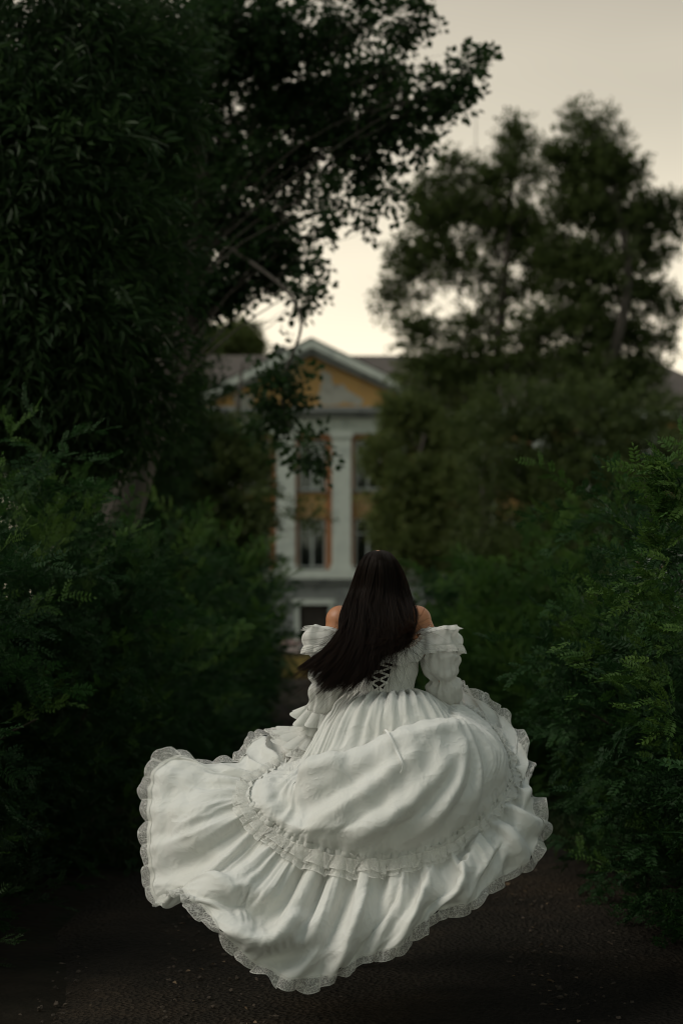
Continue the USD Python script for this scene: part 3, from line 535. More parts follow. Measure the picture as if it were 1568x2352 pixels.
# openwork lace: threads round voronoi cells, a scalloped edge line and a ground row; uv in centimetres along and across
LACE = usdkit.material(stage, '/World/Looks/white_lace', {
    'uv': ('uvmap', {'attribute': 'st'}),
    'vo': ('voronoi_texture', {'feature': 'distance_to_edge', 'scale': 2.1}),
    'th': ('map_range', {'from_min': 0.015, 'from_max': 0.085, 'to_min': 0.0, 'to_max': 1.0, 'clamp': True}),
    'no': ('noise_texture', {'scale': 1.1, 'detail': 2.0}),
    'fl': ('map_range', {'from_min': 0.54, 'from_max': 0.66, 'to_min': 0.0, 'to_max': 0.6, 'clamp': True}),
    'op': ('math', {'math_type': 'subtract'}),
    'cl': ('math', {'math_type': 'maximum', 'value2': 0.0}),
    'xyz': ('separate_xyz', {}),
    'e1': ('map_range', {'from_min': 0.10, 'from_max': 0.2, 'to_min': 0.0, 'to_max': 1.0, 'clamp': True}),
    'e2': ('map_range', {'from_min': 2.25, 'from_max': 2.4, 'to_min': 1.0, 'to_max': 0.0, 'clamp': True}),
    'em': ('math', {'math_type': 'multiply'}), 'om': ('math', {'math_type': 'multiply'}), 'oo': ('math', {'math_type': 'multiply', 'value2': 0.74}),
    'd': ('principled_bsdf', {'base_color': (.80, .795, .76), 'roughness': .9}),
    't': ('translucent_bsdf', {'color': (.78, .77, .74)}), 'dt': ('mix_closure', {'fac': .35}),
    'x': ('transparent_bsdf', {}), 'mix': ('mix_closure', {})},
    [('uv.UV', 'vo.vector'), ('uv.UV', 'no.vector'), ('uv.UV', 'xyz.vector'), ('vo.distance', 'th.value'), ('no.fac', 'fl.value'), ('th.result', 'op.value1'), ('fl.result', 'op.value2'),
     ('op.value', 'cl.value1'), ('xyz.y', 'e1.value'), ('xyz.y', 'e2.value'), ('e1.result', 'em.value1'), ('e2.result', 'em.value2'), ('cl.value', 'om.value1'), ('em.value', 'om.value2'), ('om.value', 'oo.value1'),
     ('d.BSDF', 'dt.closure1'), ('t.BSDF', 'dt.closure2'), ('oo.value', 'mix.fac'), ('dt.closure', 'mix.closure1'), ('x.BSDF', 'mix.closure2')], surface='mix.closure')

YW = 5.0
def C(px, py, t): return at(px, py, YW - t)

WAIST = np.array([0, 0, 0]); WC = C(868, 1589, 0)
def waist(phi):
    return WC + np.array([0.122 * math.cos(phi), 0.085 * math.sin(phi), 0.004 * math.cos(3 * phi)])

# columns of the skirt: from the far left hem (held up by the left hand) round the back to the far right; rows: mid, valley, ridge, belly, seam, flounce, hem
COLS = [
 # ridge                 belly                 seam                  flounce mid            hem
 ((735,1690,-.05),      (725,1700,-.06),      (712,1705,-.08),      (690,1712,-.1),        (674,1724,-.12)),
 ((700,1738, .12),      (686,1740, .08),      (664,1738, .02),      (636,1722,-.06),       (632,1690,-.12)),
 ((690,1760, .20),      (672,1762, .16),      (640,1758, .10),      (600,1735, .02),       (588,1692,-.08)),
 ((680,1772, .24),      (660,1774, .22),      (618,1776, .16),      (575,1765, .10),       (552,1752, .00)),
 ((672,1778, .27),      (650,1782, .25),      (600,1788, .20),      (530,1768, .16),       (470,1752, .08)),
 ((668,1782, .29),      (642,1788, .28),      (585,1798, .24),      (500,1775, .20),       (402,1734, .12)),
 ((664,1784, .31),      (634,1796, .31),      (572,1806, .28),      (470,1795, .26),       (340,1785, .16)),
 ((662,1788, .33),      (630,1806, .34),      (566,1826, .32),      (455,1850, .32),       (336,1862, .20)),
 ((664,1794, .35),      (636,1822, .37),      (574,1852, .36),      (450,1910, .36),       (336,1945, .24)),
 ((668,1800, .37),      (646,1838, .39),      (592,1876, .39),      (470,1970, .40),       (342,2030, .28)),
 ((674,1804, .38),      (660,1850, .41),      (616,1896, .41),      (500,2015, .42),       (362,2088, .32)),
 ((680,1800, .39),      (676,1862, .43),      (642,1916, .43),      (530,2010, .50),       (412,2044, .46)),
 ((686,1778, .40),      (698,1870, .46),      (672,1934, .45),      (572,2060, .56),       (470,2092, .56)),
 ((700,1750, .41),      (724,1860, .49),      (704,1948, .47),      (620,2110, .57),       (540,2172, .60)),
 ((735,1735, .42),      (760,1850, .51),      (742,1960, .48),      (680,2125, .57),       (612,2238, .60)),
 ((780,1730, .43),      (800,1845, .52),      (784,1968, .49),      (738,2130, .58),       (690,2254, .59)),
 ((822,1718, .43),      (842,1840, .53),      (828,1972, .50),      (795,2120, .58),       (762,2240, .58)),
 ((862,1700, .43),      (884,1835, .53),      (874,1974, .50),      (855,2105, .58),       (826,2204, .58)),
 ((902,1682, .43),      (926,1828, .53),      (918,1970, .49),      (915,2080, .57),       (890,2178, .58)),
 ((944,1668, .42),      (968,1818, .52),      (962,1960, .48),      (970,2060, .56),       (956,2128, .57)),
 ((985,1659, .40),      (1010,1806, .50),     (1004,1946, .46),     (1030,2030, .54),      (1020,2092, .55)),
 ((1022,1655, .37),     (1050,1790, .47),     (1046,1926, .43),     (1085,1995, .51),      (1092,2070, .52)),
 ((1050,1654, .34),     (1088,1768, .42),     (1088,1898, .39),     (1135,1950, .46),      (1132,2024, .47)),
 ((1064,1655, .30),     (1118,1748, .36),     (1126,1866, .34),     (1175,1905, .40),      (1216,1980, .38)),
 ((1068,1652, .25),     (1138,1730, .29),     (1156,1832, .28),     (1195,1865, .33),      (1240,1900, .30)),
 ((1068,1648, .20),     (1146,1715, .21),     (1174,1795, .21),     (1200,1820, .25),      (1214,1812, .22)),
 ((1066,1642, .14),     (1140,1695, .13),     (1170,1755, .14),     (1195,1770, .15),      (1210,1752, .12)),
 ((1062,1632, .08),     (1120,1665, .06),     (1146,1700, .06),     (1168,1712, .06),      (1178,1672, .02)),
 ((1056,1622, .02),     (1092,1640, .00),     (1108,1656, -.02),    (1126,1664,-.04),      (1120,1622,-.08)),
 ((1046,1614,-.04),     (1064,1622,-.06),     (1072,1630,-.08),     (1080,1626,-.11),      (1066,1588,-.16)),
]
n_back = len(COLS)
R = {}
pts = np.zeros((n_back + 4, 8, 3))
for i, c in enumerate(COLS):
    f = i / (n_back - 1)
    w = waist(math.radians(180 - 35 + (180 + 70) * f))
    ridge, belly, seam, mid, hem = [C(*p) for p in c]
    k = math.exp(-((f - .56) / .24) ** 2)                       # where the billow folds over itself
    up = w + (ridge - w) * .38 + np.array([0, -.035 * k, 0.03 * k])
    val = w + (ridge - w) * .72 + np.array([0, .03 * k, -.075 * k])
    b2 = belly + (seam - belly) * .5 + np.array([0, -.03, 0.0]) * (0.4 + k)
    pts[i] = [w, up, val, ridge, belly, b2, seam, hem]
    R[i] = mid
# the front of the skirt, away from the viewer
FRONT = [((1000,1720,-.42), (1000,1830,-.46), (1000,1960,-.48)), ((900,1740,-.52), (895,1850,-.58), (890,1990,-.62)), ((800,1735,-.48), (790,1840,-.54), (780,1970,-.56)), ((720,1715,-.30), (712,1770,-.34), (700,1830,-.36))]
pts9 = np.zeros((n_back + len(FRONT) + 1, 9, 3))
for i in range(n_back):
    pts9[i] = [*pts[i][:7], R[i], pts[i][7]]
for j, (a, b, c) in enumerate(FRONT):
    w = waist(math.radians(35 - 70 * 0 + (j + 1) * 110 / 5 )) if True else None
    a, b, c = C(*a), C(*b), C(*c)
    pts9[n_back + j] = [w, w + (a - w) * .3, w + (a - w) * .6, w + (a - w) * .8, a, (a + b) / 2, b, (b + c) / 2, c]
pts9[-1] = pts9[0]

NU, NV = 900, 150
def build_base():
    n = len(pts9)
    d = np.linalg.norm(np.diff(pts9[:, [6, 8]], axis=0), axis=2).mean(1) + .012
    s = np.r_[0, np.cumsum(d)]; s /= s[-1]
    su = np.linspace(0, 1, NU)
    A = np.stack([PchipInterpolator(s, pts9[:, r])(su) for r in range(9)], 1)      # NU x 9 x 3
    A = gaussian_filter1d(A, 4, axis=0, mode='nearest')
    rows = np.array([0, .10, .22, .34, .46, .55, .64, .82, 1.0])
    return CubicSpline(rows, A, axis=1, bc_type='natural')(np.linspace(0, 1, NV)), su
BASE, SU = build_base()
V = np.linspace(0, 1, NV); SEAM = int(round(.64 * (NV - 1)))

def relax(X, target, su_f, sv_f, pin, iters=160, keep=.03, seed=3, win=(15, 9), bend=.5):
    """Cloth by position-based dynamics: rest lengths longer than the laid-out sheet buckle into folds; its large shape is held."""
    Lu = np.linalg.norm(target[1:] - target[:-1], axis=2); Lu = gaussian_filter(Lu, (3, 1)) * su_f[:-1]
    Lv = np.linalg.norm(target[:, 1:] - target[:, :-1], axis=2); Lv = gaussian_filter(Lv, (3, 1)) * sv_f[:, :-1]
    D1 = np.sqrt(((Lu[:, :-1] + Lu[:, 1:]) / 2) ** 2 + ((Lv[:-1] + Lv[1:]) / 2) ** 2)
    Wt = 1 - pin
    def solve(a, b, L, k, hard_stretch=True):
        pa, pb = X[a], X[b]
        d = pb - pa; l = np.sqrt((d * d).sum(-1)) + 1e-9
        wa, wb = Wt[a], Wt[b]
        c = k * (l - L) / l / (wa + wb + 1e-6)
        c = c[..., None] * d
        X[a] = pa + c * wa[..., None]; X[b] = pb - c * wb[..., None]
    n, m = X.shape[:2]
    S = lambda a, b, st=None: slice(a, b, st)
    for it in range(iters):
        for o in (0, 1):
            e = o + 2 * ((n - o) // 2); solve((S(o, e - 1, 2), S(0, m)), (S(o + 1, e, 2), S(0, m)), Lu[o:e - 1:2], .9)
            e = o + 2 * ((m - o) // 2); solve((S(0, n), S(o, e - 1, 2)), (S(0, n), S(o + 1, e, 2)), Lv[:, o:e - 1:2], .9)
        for o in (0, 1):
            e = o + 2 * ((n - o) // 2)
            solve((S(o, e - 1, 2), S(0, m - 1)), (S(o + 1, e, 2), S(1, m)), D1[o:e - 1:2], .25)
            solve((S(o, e - 1, 2), S(1, m)), (S(o + 1, e, 2), S(0, m - 1)), D1[o:e - 1:2], .25)
        for q, kk in ((2, bend), (3, bend * .4)):                                  # bending: distant neighbours resist coming closer
            for o in range(2 * q):
                i = np.arange(o, n - q, 2 * q)
                if len(i):
                    Lq = sum(Lu[i + z] for z in range(q)) * .96
                    d = X[i + q] - X[i]; l = np.sqrt((d * d).sum(-1)) + 1e-9
                    c = np.minimum(0, kk * (l - Lq) / l * .5)[..., None] * d
                    X[i] += c * Wt[i][..., None]; X[i + q] -= c * Wt[i + q][..., None]
        diff = target - X
        lo = uniform_filter1d(uniform_filter1d(diff, win[0], axis=0, mode='nearest'), win[1], axis=1, mode='nearest')
        X += lo * keep * (Wt[..., None]) * 4 + diff * pin[..., None] * .6
    return X
def normals_of(X):
    du = np.gradient(X, axis=0); dv = np.gradient(X, axis=1)
    n = np.cross(du, dv); return n / (np.linalg.norm(n, axis=2, keepdims=True) + 1e-12)

def fold_noise(nu, nv, su, sv, seed):
    r = np.random.default_rng(seed).standard_normal((nu, nv)); su = su * (nu / 560 if nu == NU else 1)
    a = gaussian_filter(r, (su, sv), mode='nearest'); return a / a.std()

def sheet_xy(X):
    """Where points fall on the 1568 x 2352 sheet that the drape was drawn on."""
    q = X - np.array([0, 0, CAM_Z]); c, s = math.cos(PITCH), math.sin(PITCH)
    f = q[..., 1] * c + q[..., 2] * s; u = -q[..., 1] * s + q[..., 2] * c
    return 784 + FPX * q[..., 0] / f, 1176 - FPX * u / f

def crease(PX, PY, line, width, amp, end=.35):
    """A ridge (amp > 0) or valley along a polyline, dying out towards its ends."""
    L = spline([(a, b, 0) for a, b in line], 40)[:, :2]
    d2 = np.full(PX.shape, 1e9); w = np.zeros(PX.shape)
    for k, (a, b) in enumerate(L):
        q = (PX - a) ** 2 + (PY - b) ** 2; m = q < d2
        d2 = np.where(m, q, d2); f = k / 39
        w = np.where(m, min(1, f / end + .15, (1 - f) / end + .15), w)
    return amp * w * np.exp(-d2 / (width * width))

NB = normals_of(BASE)
if NB[NU // 2, NV // 2, 1] > 0: NB = -NB                         # outwards
vv = V[None, :]
t2 = np.clip((vv - .64) / .36, 0, 1); t1 = np.clip(vv / .64, 0, 1)
on2 = (vv >= .64)
PX, PY = sheet_xy(BASE)
front_t1 = np.clip((vv - .30) / .06, 0, 1) * np.clip((.66 - vv) / .05, 0, 1)
drape = 0
for line, w, a in [([(700,1905),(760,1872),(830,1822),(905,1765),(975,1712)], 17, .026), ([(690,1870),(740,1832),(805,1795),(880,1748)], 20, -.030),
                   ([(668,1770),(700,1768),(745,1752),(800,1735)], 20, .018), ([(800,1935),(860,1900),(925,1858),(1000,1785),(1052,1720)], 20, .020), ([(850,1945),(915,1910),(971,1862),(1040,1785)], 20, -.020),
                   ([(760,1925),(820,1880),(880,1835),(940,1770)], 14, -.014), ([(940,1930),(1000,1880),(1045,1810),(1066,1700)], 15, .017), ([(1000,1920),(1050,1860),(1085,1790),(1072,1690)], 13, -.014),
                   ([(1045,1900),(1090,1830),(1095,1760),(1070,1680)], 13, .016), ([(1100,1860),(1120,1800),(1110,1730),(1075,1665)], 12, -.013), ([(1140,1830),(1150,1770),(1125,1700),(1080,1660)], 12, .014),
                   ([(880,1700),(940,1690),(1000,1672),(1060,1662)], 14, .010), ([(640,1760),(610,1830),(640,1890)], 22, .016)]:
    drape = drape + crease(PX, PY, line, w, a * .95)
flounce = 0
for line, w, a in [([(505,2120),(560,2150),(622,2160),(680,2128),(712,2098)], 24, .055), ([(500,2078),(545,2072),(590,2092),(640,2098)], 24, -.050), ([(430,2056),(480,2038),(540,2040),(600,2052)], 16, .030),
                   ([(560,2200),(640,2205),(720,2180)], 22, -.040), ([(380,2010),(430,1985),(500,1975)], 20, -.022), ([(400,1930),(440,1890),(520,1870)], 24, .022), ([(380,1840),(440,1800),(520,1790)], 30, -.02),
                   ([(1010,2080),(1050,2030),(1090,1960),(1110,1910)], 14, .030), ([(960,2110),(1020,2050),(1060,1980)], 14, -.026), ([(1100,2040),(1140,1980),(1160,1920)], 14, -.022), ([(880,2190),(940,2110),(1000,2000)], 14, .028),
                   ([(830,2200),(870,2120),(920,2040)], 13, -.024), ([(770,2230),(820,2130),(850,2040)], 15, .022)]:
    flounce = flounce + crease(PX, PY, line, w, a * 1.2)
env2 = .30 + .70 * np.exp(-((t2 - .28) / .33) ** 2)
mid_cols = np.exp(-((PX - 830) / 330) ** 2)
disp = np.where(on2, (fold_noise(NU, NV, .75, 20, 1) * .006 + fold_noise(NU, NV, 1.5, 26, 3) * .008) * env2 * (.45 + .55 * mid_cols) * (1 - t2 * .5) + fold_noise(NU, NV, 13, 26, 2) * .013 * t2 + flounce * np.clip(t2 * 5, 0, 1),
                fold_noise(NU, NV, 2.0, 14, 4) * .006 * np.exp(-t1 * 5) + fold_noise(NU, NV, 20, 18, 5) * .005 * np.sin(np.pi * np.clip(t1, 0, 1)) + drape * front_t1)
disp = disp + fold_noise(NU, NV, 5, 5, 7) * .0024
pin = np.zeros((NU, NV)); pin[:, 0] = 1
pin[:, SEAM] = .3; pin[:, -1] = .08
TARGET = BASE + NB * (np.where(on2, flounce * np.clip(t2 * 5, 0, 1), drape * front_t1))[..., None]
X0 = BASE + NB * (disp * (1 - .8 * np.exp(-((vv - .64) / .012) ** 2)))[..., None]
rs = 1 + .05 * fold_noise(NU, NV, 12, 6, 21)
su_f = 1.0 + np.where(on2, .03 + .26 * np.exp(-((t2 - .12) / .34) ** 2) * (.55 + .45 * mid_cols), .20 * np.exp(-t1 * 6)) * rs
sv_f = 1.01 + .012 * fold_noise(NU, NV, 9, 9, 22)
SK = relax(X0.copy(), TARGET, su_f, sv_f, pin, iters=ITERS, win=(33, 13), bend=.3)
SK[:, 1:] = gaussian_filter(SK, (1.0, .8, 0), mode='nearest')[:, 1:]
SKN = normals_of(SK)
if (SKN * NB).sum() < 0: SKN = -SKN
fine = fold_noise(NU, NV, .62, 24, 61) + .5 * fold_noise(NU, NV, 1.2, 30, 65)                     # gathers under the tier seam and at the waist
side_w = .60 + .40 * np.exp(-((PX - 800) / 260) ** 2)
SK = SK + SKN * np.where(on2, fine * .0050 * np.exp(-((t2 - .22) / .30) ** 2) * np.clip(t2 * 12, 0, 1) * side_w + fold_noise(NU, NV, 1.2, 5, 62) * .0022 * np.clip((t2 - .80) * 6, 0, 1),
                         fold_noise(NU, NV, 1.0, 9, 63) * .0028 * np.exp(-((t1 - .06) / .14) ** 2) + fold_noise(NU, NV, 1.1, 5, 64) * .0035 * np.clip((t1 - .90) * 10, 0, 1))[..., None] * (np.arange(NV) > 0)[None, :, None]
SKN = normals_of(SK)
if (SKN * NB).sum() < 0: SKN = -SKN

# ---- lace: a strip gathered in box pleats, sewn along a line of points
def lace_strip(P, out, nrm, width, period=.034, fold=.42, lift=.004, seed=0, rows=4, droop=0.0, follow=None):
    r = np.random.default_rng(seed)
    s = np.r_[0, np.cumsum(np.linalg.norm(np.diff(P, axis=0), axis=1))]
    n = max(40, int(s[-1] / period * 14)); t = np.linspace(0, s[-1], n)
    ph = 2 * np.pi * t / period + gaussian_filter1d(r.standard_normal(n), 18) * 5.5
    tt = np.clip(t + fold * period * np.sin(ph) * .62, 0, s[-1])
    I = lambda A: np.stack([np.interp(tt, s, A[:, k]) for k in range(3)], 1)
    p, o, m = I(P), I(gaussian_filter1d(out, 3, axis=0)), I(gaussian_filter1d(nrm, 3, axis=0))
    o /= np.linalg.norm(o, axis=1, keepdims=True) + 1e-9; m /= np.linalg.norm(m, axis=1, keepdims=True) + 1e-9
    wv = width * np.clip(1 + .14 * np.sin(ph * .5 + 1) + .9 * gaussian_filter1d(r.standard_normal(n), 9), .45, 1.6)
    cols = []
    for k in range(rows + 1):
        f = k / rows
        cols.append((p + o * (wv * f)[:, None] if follow is None else I(follow[k])) + m * (lift * (0.25 + .75 * f) * np.cos(ph) * 1.6 + .0012)[:, None] + np.array([0, 0, -droop]) * f * f)
    X = np.stack(cols, 1)
    U = np.r_[0, np.cumsum(np.linalg.norm(np.diff(X[:, -1], axis=0), axis=1))] * 100
    uv = np.stack(np.broadcast_arrays(U[:, None], (np.linspace(0, 2.42, rows + 1))[None, :]), -1)
    return (X.reshape(-1, 3), grid_faces(n, rows + 1)), uv.reshape(-1, 2)
# ---------------------------------------------------------------- the person: body, hair and the rest of the dress
P = thing('person', 'dark-haired person in a billowing white lace-trimmed dress running away along the dirt path', 'person', (0.13, 5.05, 0))
SKIN = usdkit.material(stage, '/World/Looks/skin', {
    'g': ('geometry', {}), 'n': ('noise_texture', {'scale': 14.0, 'detail': 4.0}),
    'r': ('rgb_ramp', {'ramp': [(.3, (.33, .135, .062)), (.7, (.40, .175, .085))]}),
    'bn': ('noise_texture', {'scale': 320.0, 'detail': 2.0}), 'b': ('bump', {'strength': .3, 'distance': .0015}),
    'p': ('principled_bsdf', {'roughness': .46, 'subsurface_weight': .12, 'subsurface_scale': .006, 'subsurface_radius': (1, .35, .15)})},
    [('g.position', 'n.vector'), ('n.fac', 'r.fac'), ('r.color', 'p.base_color'), ('g.position', 'bn.vector'), ('bn.fac', 'b.height'), ('b.normal', 'p.normal')], surface='p.BSDF')

def ball(c, r, sc=(1, 1, 1), rot=None):
    m = manifold3d.Manifold.sphere(1.0, 20).scale([r * sc[0], r * sc[1], r * sc[2]])
    if rot is not None: m = m.rotate(rot)
    return m.translate([float(x) for x in c])
def bone(a, ra, b, rb): return manifold3d.Manifold.batch_hull([ball(a, ra), ball(b, rb)])
def hull(*bs): return manifold3d.Manifold.batch_hull(list(bs))

HEAD = C(868, 1330, -.06)
neck0, chest = C(868, 1425, .0), C(868, 1470, .0)
shL, shR = C(781, 1424, .01), C(957, 1424, .01)
elL, elR = C(742, 1585, .03), C(1026, 1575, .00)
wrL, wrR = C(712, 1690, -.06), C(1046, 1652, -.10)
pelvis = C(866, 1668, .0)
hipL, hipR = pelvis + [-.085, 0, -.02], pelvis + [.085, 0, -.02]
knL, knR = np.array([-.0, 5.30, .50]), np.array([.20, 5.12, .47])
anL, anR = np.array([-.03, 5.42, .085]), np.array([.14, 4.98, .34])
shapes = [ball(HEAD, .093, (.86, 1.05, 1.12)), ball(HEAD + [0, .035, -.065], .062, (.85, 1, 1)),                               # skull, jaw
          ball(HEAD + [0, .105, -.015], .016, (.8, 1.2, 1.5)), ball(HEAD + [0, .098, -.055], .018, (1.3, .7, .6)),               # nose, mouth
          ball(HEAD + [-.033, .083, .012], .014, (1.3, .7, .8)), ball(HEAD + [.033, .083, .012], .014, (1.3, .7, .8)),           # eyes
          ball(HEAD + [-.082, .005, -.01], .022, (.35, .8, 1.3)), ball(HEAD + [.082, .005, -.01], .022, (.35, .8, 1.3)),         # ears
          bone(HEAD + [0, -.015, -.07], .052, neck0, .054),
          hull(ball(neck0 + [0, 0, -.01], .050), ball(shL + [.025, 0, .004], .040), ball(chest + [-.07, 0, 0], .075)),
          hull(ball(neck0 + [0, 0, -.01], .050), ball(shR + [-.025, 0, .004], .040), ball(chest + [.07, 0, 0], .075)),
          hull(ball(chest + [-.075, -.01, .0], .078), ball(chest + [.075, -.01, 0], .078), ball(WC + [-.045, .0, .0], .064), ball(WC + [.045, .0, 0], .064), ball(shL + [.03, 0, -.03], .045), ball(shR + [-.03, 0, -.03], .045)),
          ball(C(822, 1462, .045), .050, (1, .6, 1.3)), ball(C(914, 1462, .045), .050, (1, .6, 1.3)),                           # shoulder blades
          hull(ball(WC + [-.045, 0, 0], .064), ball(WC + [.045, 0, 0], .064), ball(hipL, .088), ball(hipR, .088)),
          ball(shL, .051), ball(shR, .051), bone(shL, .047, elL, .036), bone(elL, .036, wrL, .024), bone(shR, .047, elR, .036), bone(elR, .036, wrR, .024),
          bone(hipL, .085, knL, .052), bone(knL, .050, anL, .033), bone(hipR, .085, knR, .052), bone(knR, .050, anR, .033)]
def hand(w, fwd, side):
    """Palm, four fingers curled round a fold of cloth and a thumb that leaves the side of the palm."""
    fwd = np.array(fwd, float) / np.linalg.norm(fwd); up = np.array([side * .9, -.1, .35]); up -= fwd * (up @ fwd); up /= np.linalg.norm(up); pn = np.cross(fwd, up) * side
    out = [hull(ball(w, .022), ball(w + fwd * .075 + up * .026, .013), ball(w + fwd * .075 - up * .030, .012), ball(w + fwd * .02 + up * .02, .014))]
    for k, (o, L) in enumerate(((.028, .92), (.009, 1.0), (-.011, .95), (-.030, .78))):
        a = w + fwd * .078 + up * o; b = a + (fwd * .85 + pn * .5) * .036 * L; c_ = b + (fwd * .1 + pn * 1.0) * .026 * L; d = c_ + (-fwd * .8 + pn * .5) * .020 * L
        out += [bone(a, .0098, b, .0088), bone(b, .0088, c_, .0082), bone(c_, .0082, d, .0072)]
    a = w + fwd * .022 + up * .026; b = a + (up * .8 + fwd * .6) * .036; c_ = b + (fwd * .9 + pn * .5) * .030; d = c_ + (fwd * .5 + pn * .9) * .022
    return out + [bone(a, .0125, b, .0110), bone(b, .0110, c_, .0095), bone(c_, .0095, d, .0082)]
shapes += hand(wrL, (-.20, -.10, -1.0), -1) + hand(wrR, (.25, -.10, -1.0), 1)
for an, d in ((anL, np.array([.02, 1, -.18])), (anR, np.array([0, .35, -1.0]))):                                                # feet
    d = d / np.linalg.norm(d); heel = an - d * .035 + [0, 0, -.038 if an is anL else 0]; ballp = an + d * .105 + [0, 0, -.040 if an is anL else 0]
    shapes += [hull(ball(an, .034), ball(heel, .030), ball(ballp, .028)), hull(ball(ballp + [-.022, 0, 0], .022), ball(ballp + [.022, 0, 0], .022), ball(ballp + d * .055, .017))]
body = manifold3d.Manifold.batch_boolean(shapes, manifold3d.OpType.Add).refine_to_length(.011)
bm = trimesh.Trimesh(*[np.asarray(q) for q in (body.to_mesh().vert_properties[:, :3], body.to_mesh().tri_verts)], process=True)
trimesh.smoothing.filter_taubin(bm, lamb=.5, nu=.52, iterations=14)
part('body', bm, SKIN, P, smooth=True)

# ---- bodice: a sheet open down the back, its edges joined by crossed laces
def bodice_sheet(n=220, m=46):
    f = np.linspace(0, 1, m)
    out = np.zeros((n, m, 3))
    for j, q in enumerate(f):
        gap = math.radians(3.0 + 21.5 * (1 - q) ** .7)
        phi = np.linspace(-math.pi / 2 + gap, 1.5 * math.pi - gap, n)
        cz = WC + (C(868, 1492, 0) - WC) * (1 - q)
        a = .122 + .026 * (1 - q) ** 1.2; b = .087 + .022 * (1 - q)
        out[:, j] = cz + np.stack([a * np.cos(phi), b * np.sin(phi) - .004, 0 * phi], 1)
    N = normals_of(out)
    if N[n // 4, m // 2, 0] < 0: N = -N
    w = fold_noise(n, m, 1.6, 9, 31) * .0011 + fold_noise(n, m, 6, 4, 32) * .0017
    seam_lines = sum(-.0022 * np.exp(-((np.arange(n) / n - s) / .006) ** 2) for s in (.09, .17, .27, .73, .83, .91))
    return out + N * (w + seam_lines[:, None] + .004)[..., None]
BOD = bodice_sheet()
bod = part('bodice', (BOD.reshape(-1, 3), grid_faces(*BOD.shape[:2])), COTTON, P, smooth=True)
DARK = mat('black_cloth', (.006, .006, .007), .9, sheen_weight=.1)
q = np.linspace(0, 1, 14); pan = []
for j in q:
    l, r = BOD[0, int(j * 45)], BOD[-1, int(j * 45)]
    pan.append([l + (r - l) * k + np.array([0, .010, 0]) for k in np.linspace(-.25, 1.25, 7)])
part('back_panel', (np.array(pan).transpose(1, 0, 2).reshape(-1, 3), grid_faces(7, 14)), DARK, P, smooth=True)
RIB = mat('white_ribbon', (.80, .79, .76), .75, sheen_weight=.2)
def band(pts, width, face=(0, -1, .1), n=24, thick=.0014, twist=0):
    p = spline(pts, n); t = np.gradient(p, axis=0); t /= np.linalg.norm(t, axis=1, keepdims=True)
    s = np.cross(t, np.array(face, float)); s /= np.linalg.norm(s, axis=1, keepdims=True); u = np.cross(s, t)
    a = np.linspace(0, twist, n)[:, None]; s, u = s * np.cos(a) + u * np.sin(a), u * np.cos(a) - s * np.sin(a)
    ring = [p + s * width / 2 + u * thick / 2, p - s * width / 2 + u * thick / 2, p - s * width / 2 - u * thick / 2, p + s * width / 2 - u * thick / 2]
    return (np.stack(ring, 1).reshape(-1, 3), np.vstack([grid_faces(n, 4), np.vstack([[[i * 4 + 3, (i + 1) * 4 + 3, (i + 1) * 4], [i * 4 + 3, (i + 1) * 4, i * 4]] for i in range(n - 1)])]))
rows_ = [2, 10, 18, 26, 34, 42]
for k in range(len(rows_) - 1):
    for side in (0, 1):
        a = BOD[0 if side else -1, rows_[k]]; b = BOD[-1 if side else 0, rows_[k + 1]]
        off = np.array([0, -.004 - .0025 * ((k + side) % 2), 0])
        part('lace_cord', band([a + off * .5 + (a - b) * .12, (a + b) / 2 + off * 1.6, b + off * .5 + (b - a) * .12], .0068, n=9), RIB, P, smooth=40)
wb = BOD[-1, -1]
def on_skirt(px, py):
    """Point of the skirt nearest the viewer under a sheet position."""
    qx, qy = sheet_xy(SK); d = (qx - px) ** 2 + (qy - py) ** 2
    ok = d < 60
    k = np.argmin(np.where(ok, SK[..., 1], 99) if ok.any() else d)
    return SK.reshape(-1, 3)[k] + SKN.reshape(-1, 3)[k] * .011
tie = C(882, 1592, .105)
part('ribbon_end', band([tie, C(876, 1612, .14), C(874, 1640, .19), C(872, 1668, .22), C(870, 1698, .25)], .011, n=30, twist=.8), RIB, P, smooth=40)
part('ribbon_end', band([tie, C(888, 1614, .14), C(884, 1642, .19), C(886, 1672, .23), C(884, 1692, .30), on_skirt(888, 1683) + [0, 0, .004], on_skirt(902, 1698), on_skirt(916, 1725), on_skirt(926, 1748), on_skirt(927, 1764), on_skirt(922, 1774)], .0065, n=70, twist=.5), RIB, P, smooth=40)
part('ribbon_bow', cat([trimesh.Trimesh(*band([tie, tie + [sx * .022, -.012, .004], tie + [sx * .030, -.010, -.018], tie + [0, -.004, -.004]], .010, n=18), process=False) for sx in (-1, 1)]), RIB, P, smooth=40)

# ---- skirt, its tier seam and hem trimmed with lace
skirt = part('skirt', (SK.reshape(-1, 3), grid_faces(NU, NV)), COTTON, P, smooth=True)
dv = SK[:, -1] - SK[:, -4]
m_, uv_ = lace_strip(SK[:, -3] + SKN[:, -3] * .001, dv, SKN[:, -3], .042, .075, fold=.36, lift=.007, seed=5)
part('hem_lace', m_, LACE, skirt, smooth=True, uv=uv_)
dv = SK[:, SEAM + 6] - SK[:, SEAM]
SKS = gaussian_filter(SK, (6, .6, 0), mode='nearest')
for k, (st, lift, off, per) in enumerate(((2.2, .007, .007, .037), (1.4, .006, .012, .029))):
    fol = [SKS[:, SEAM + int(round(j * st))] + SKN[:, SEAM + int(round(j * st))] * (off * (.5 + .25 * j)) for j in range(5)]
    m_, uv_ = lace_strip(SK[:, SEAM], dv, SKN[:, SEAM], .04, per, lift=lift, seed=8 + k, follow=fol)
    part('tier_lace', m_, LACE, skirt, smooth=True, uv=uv_)
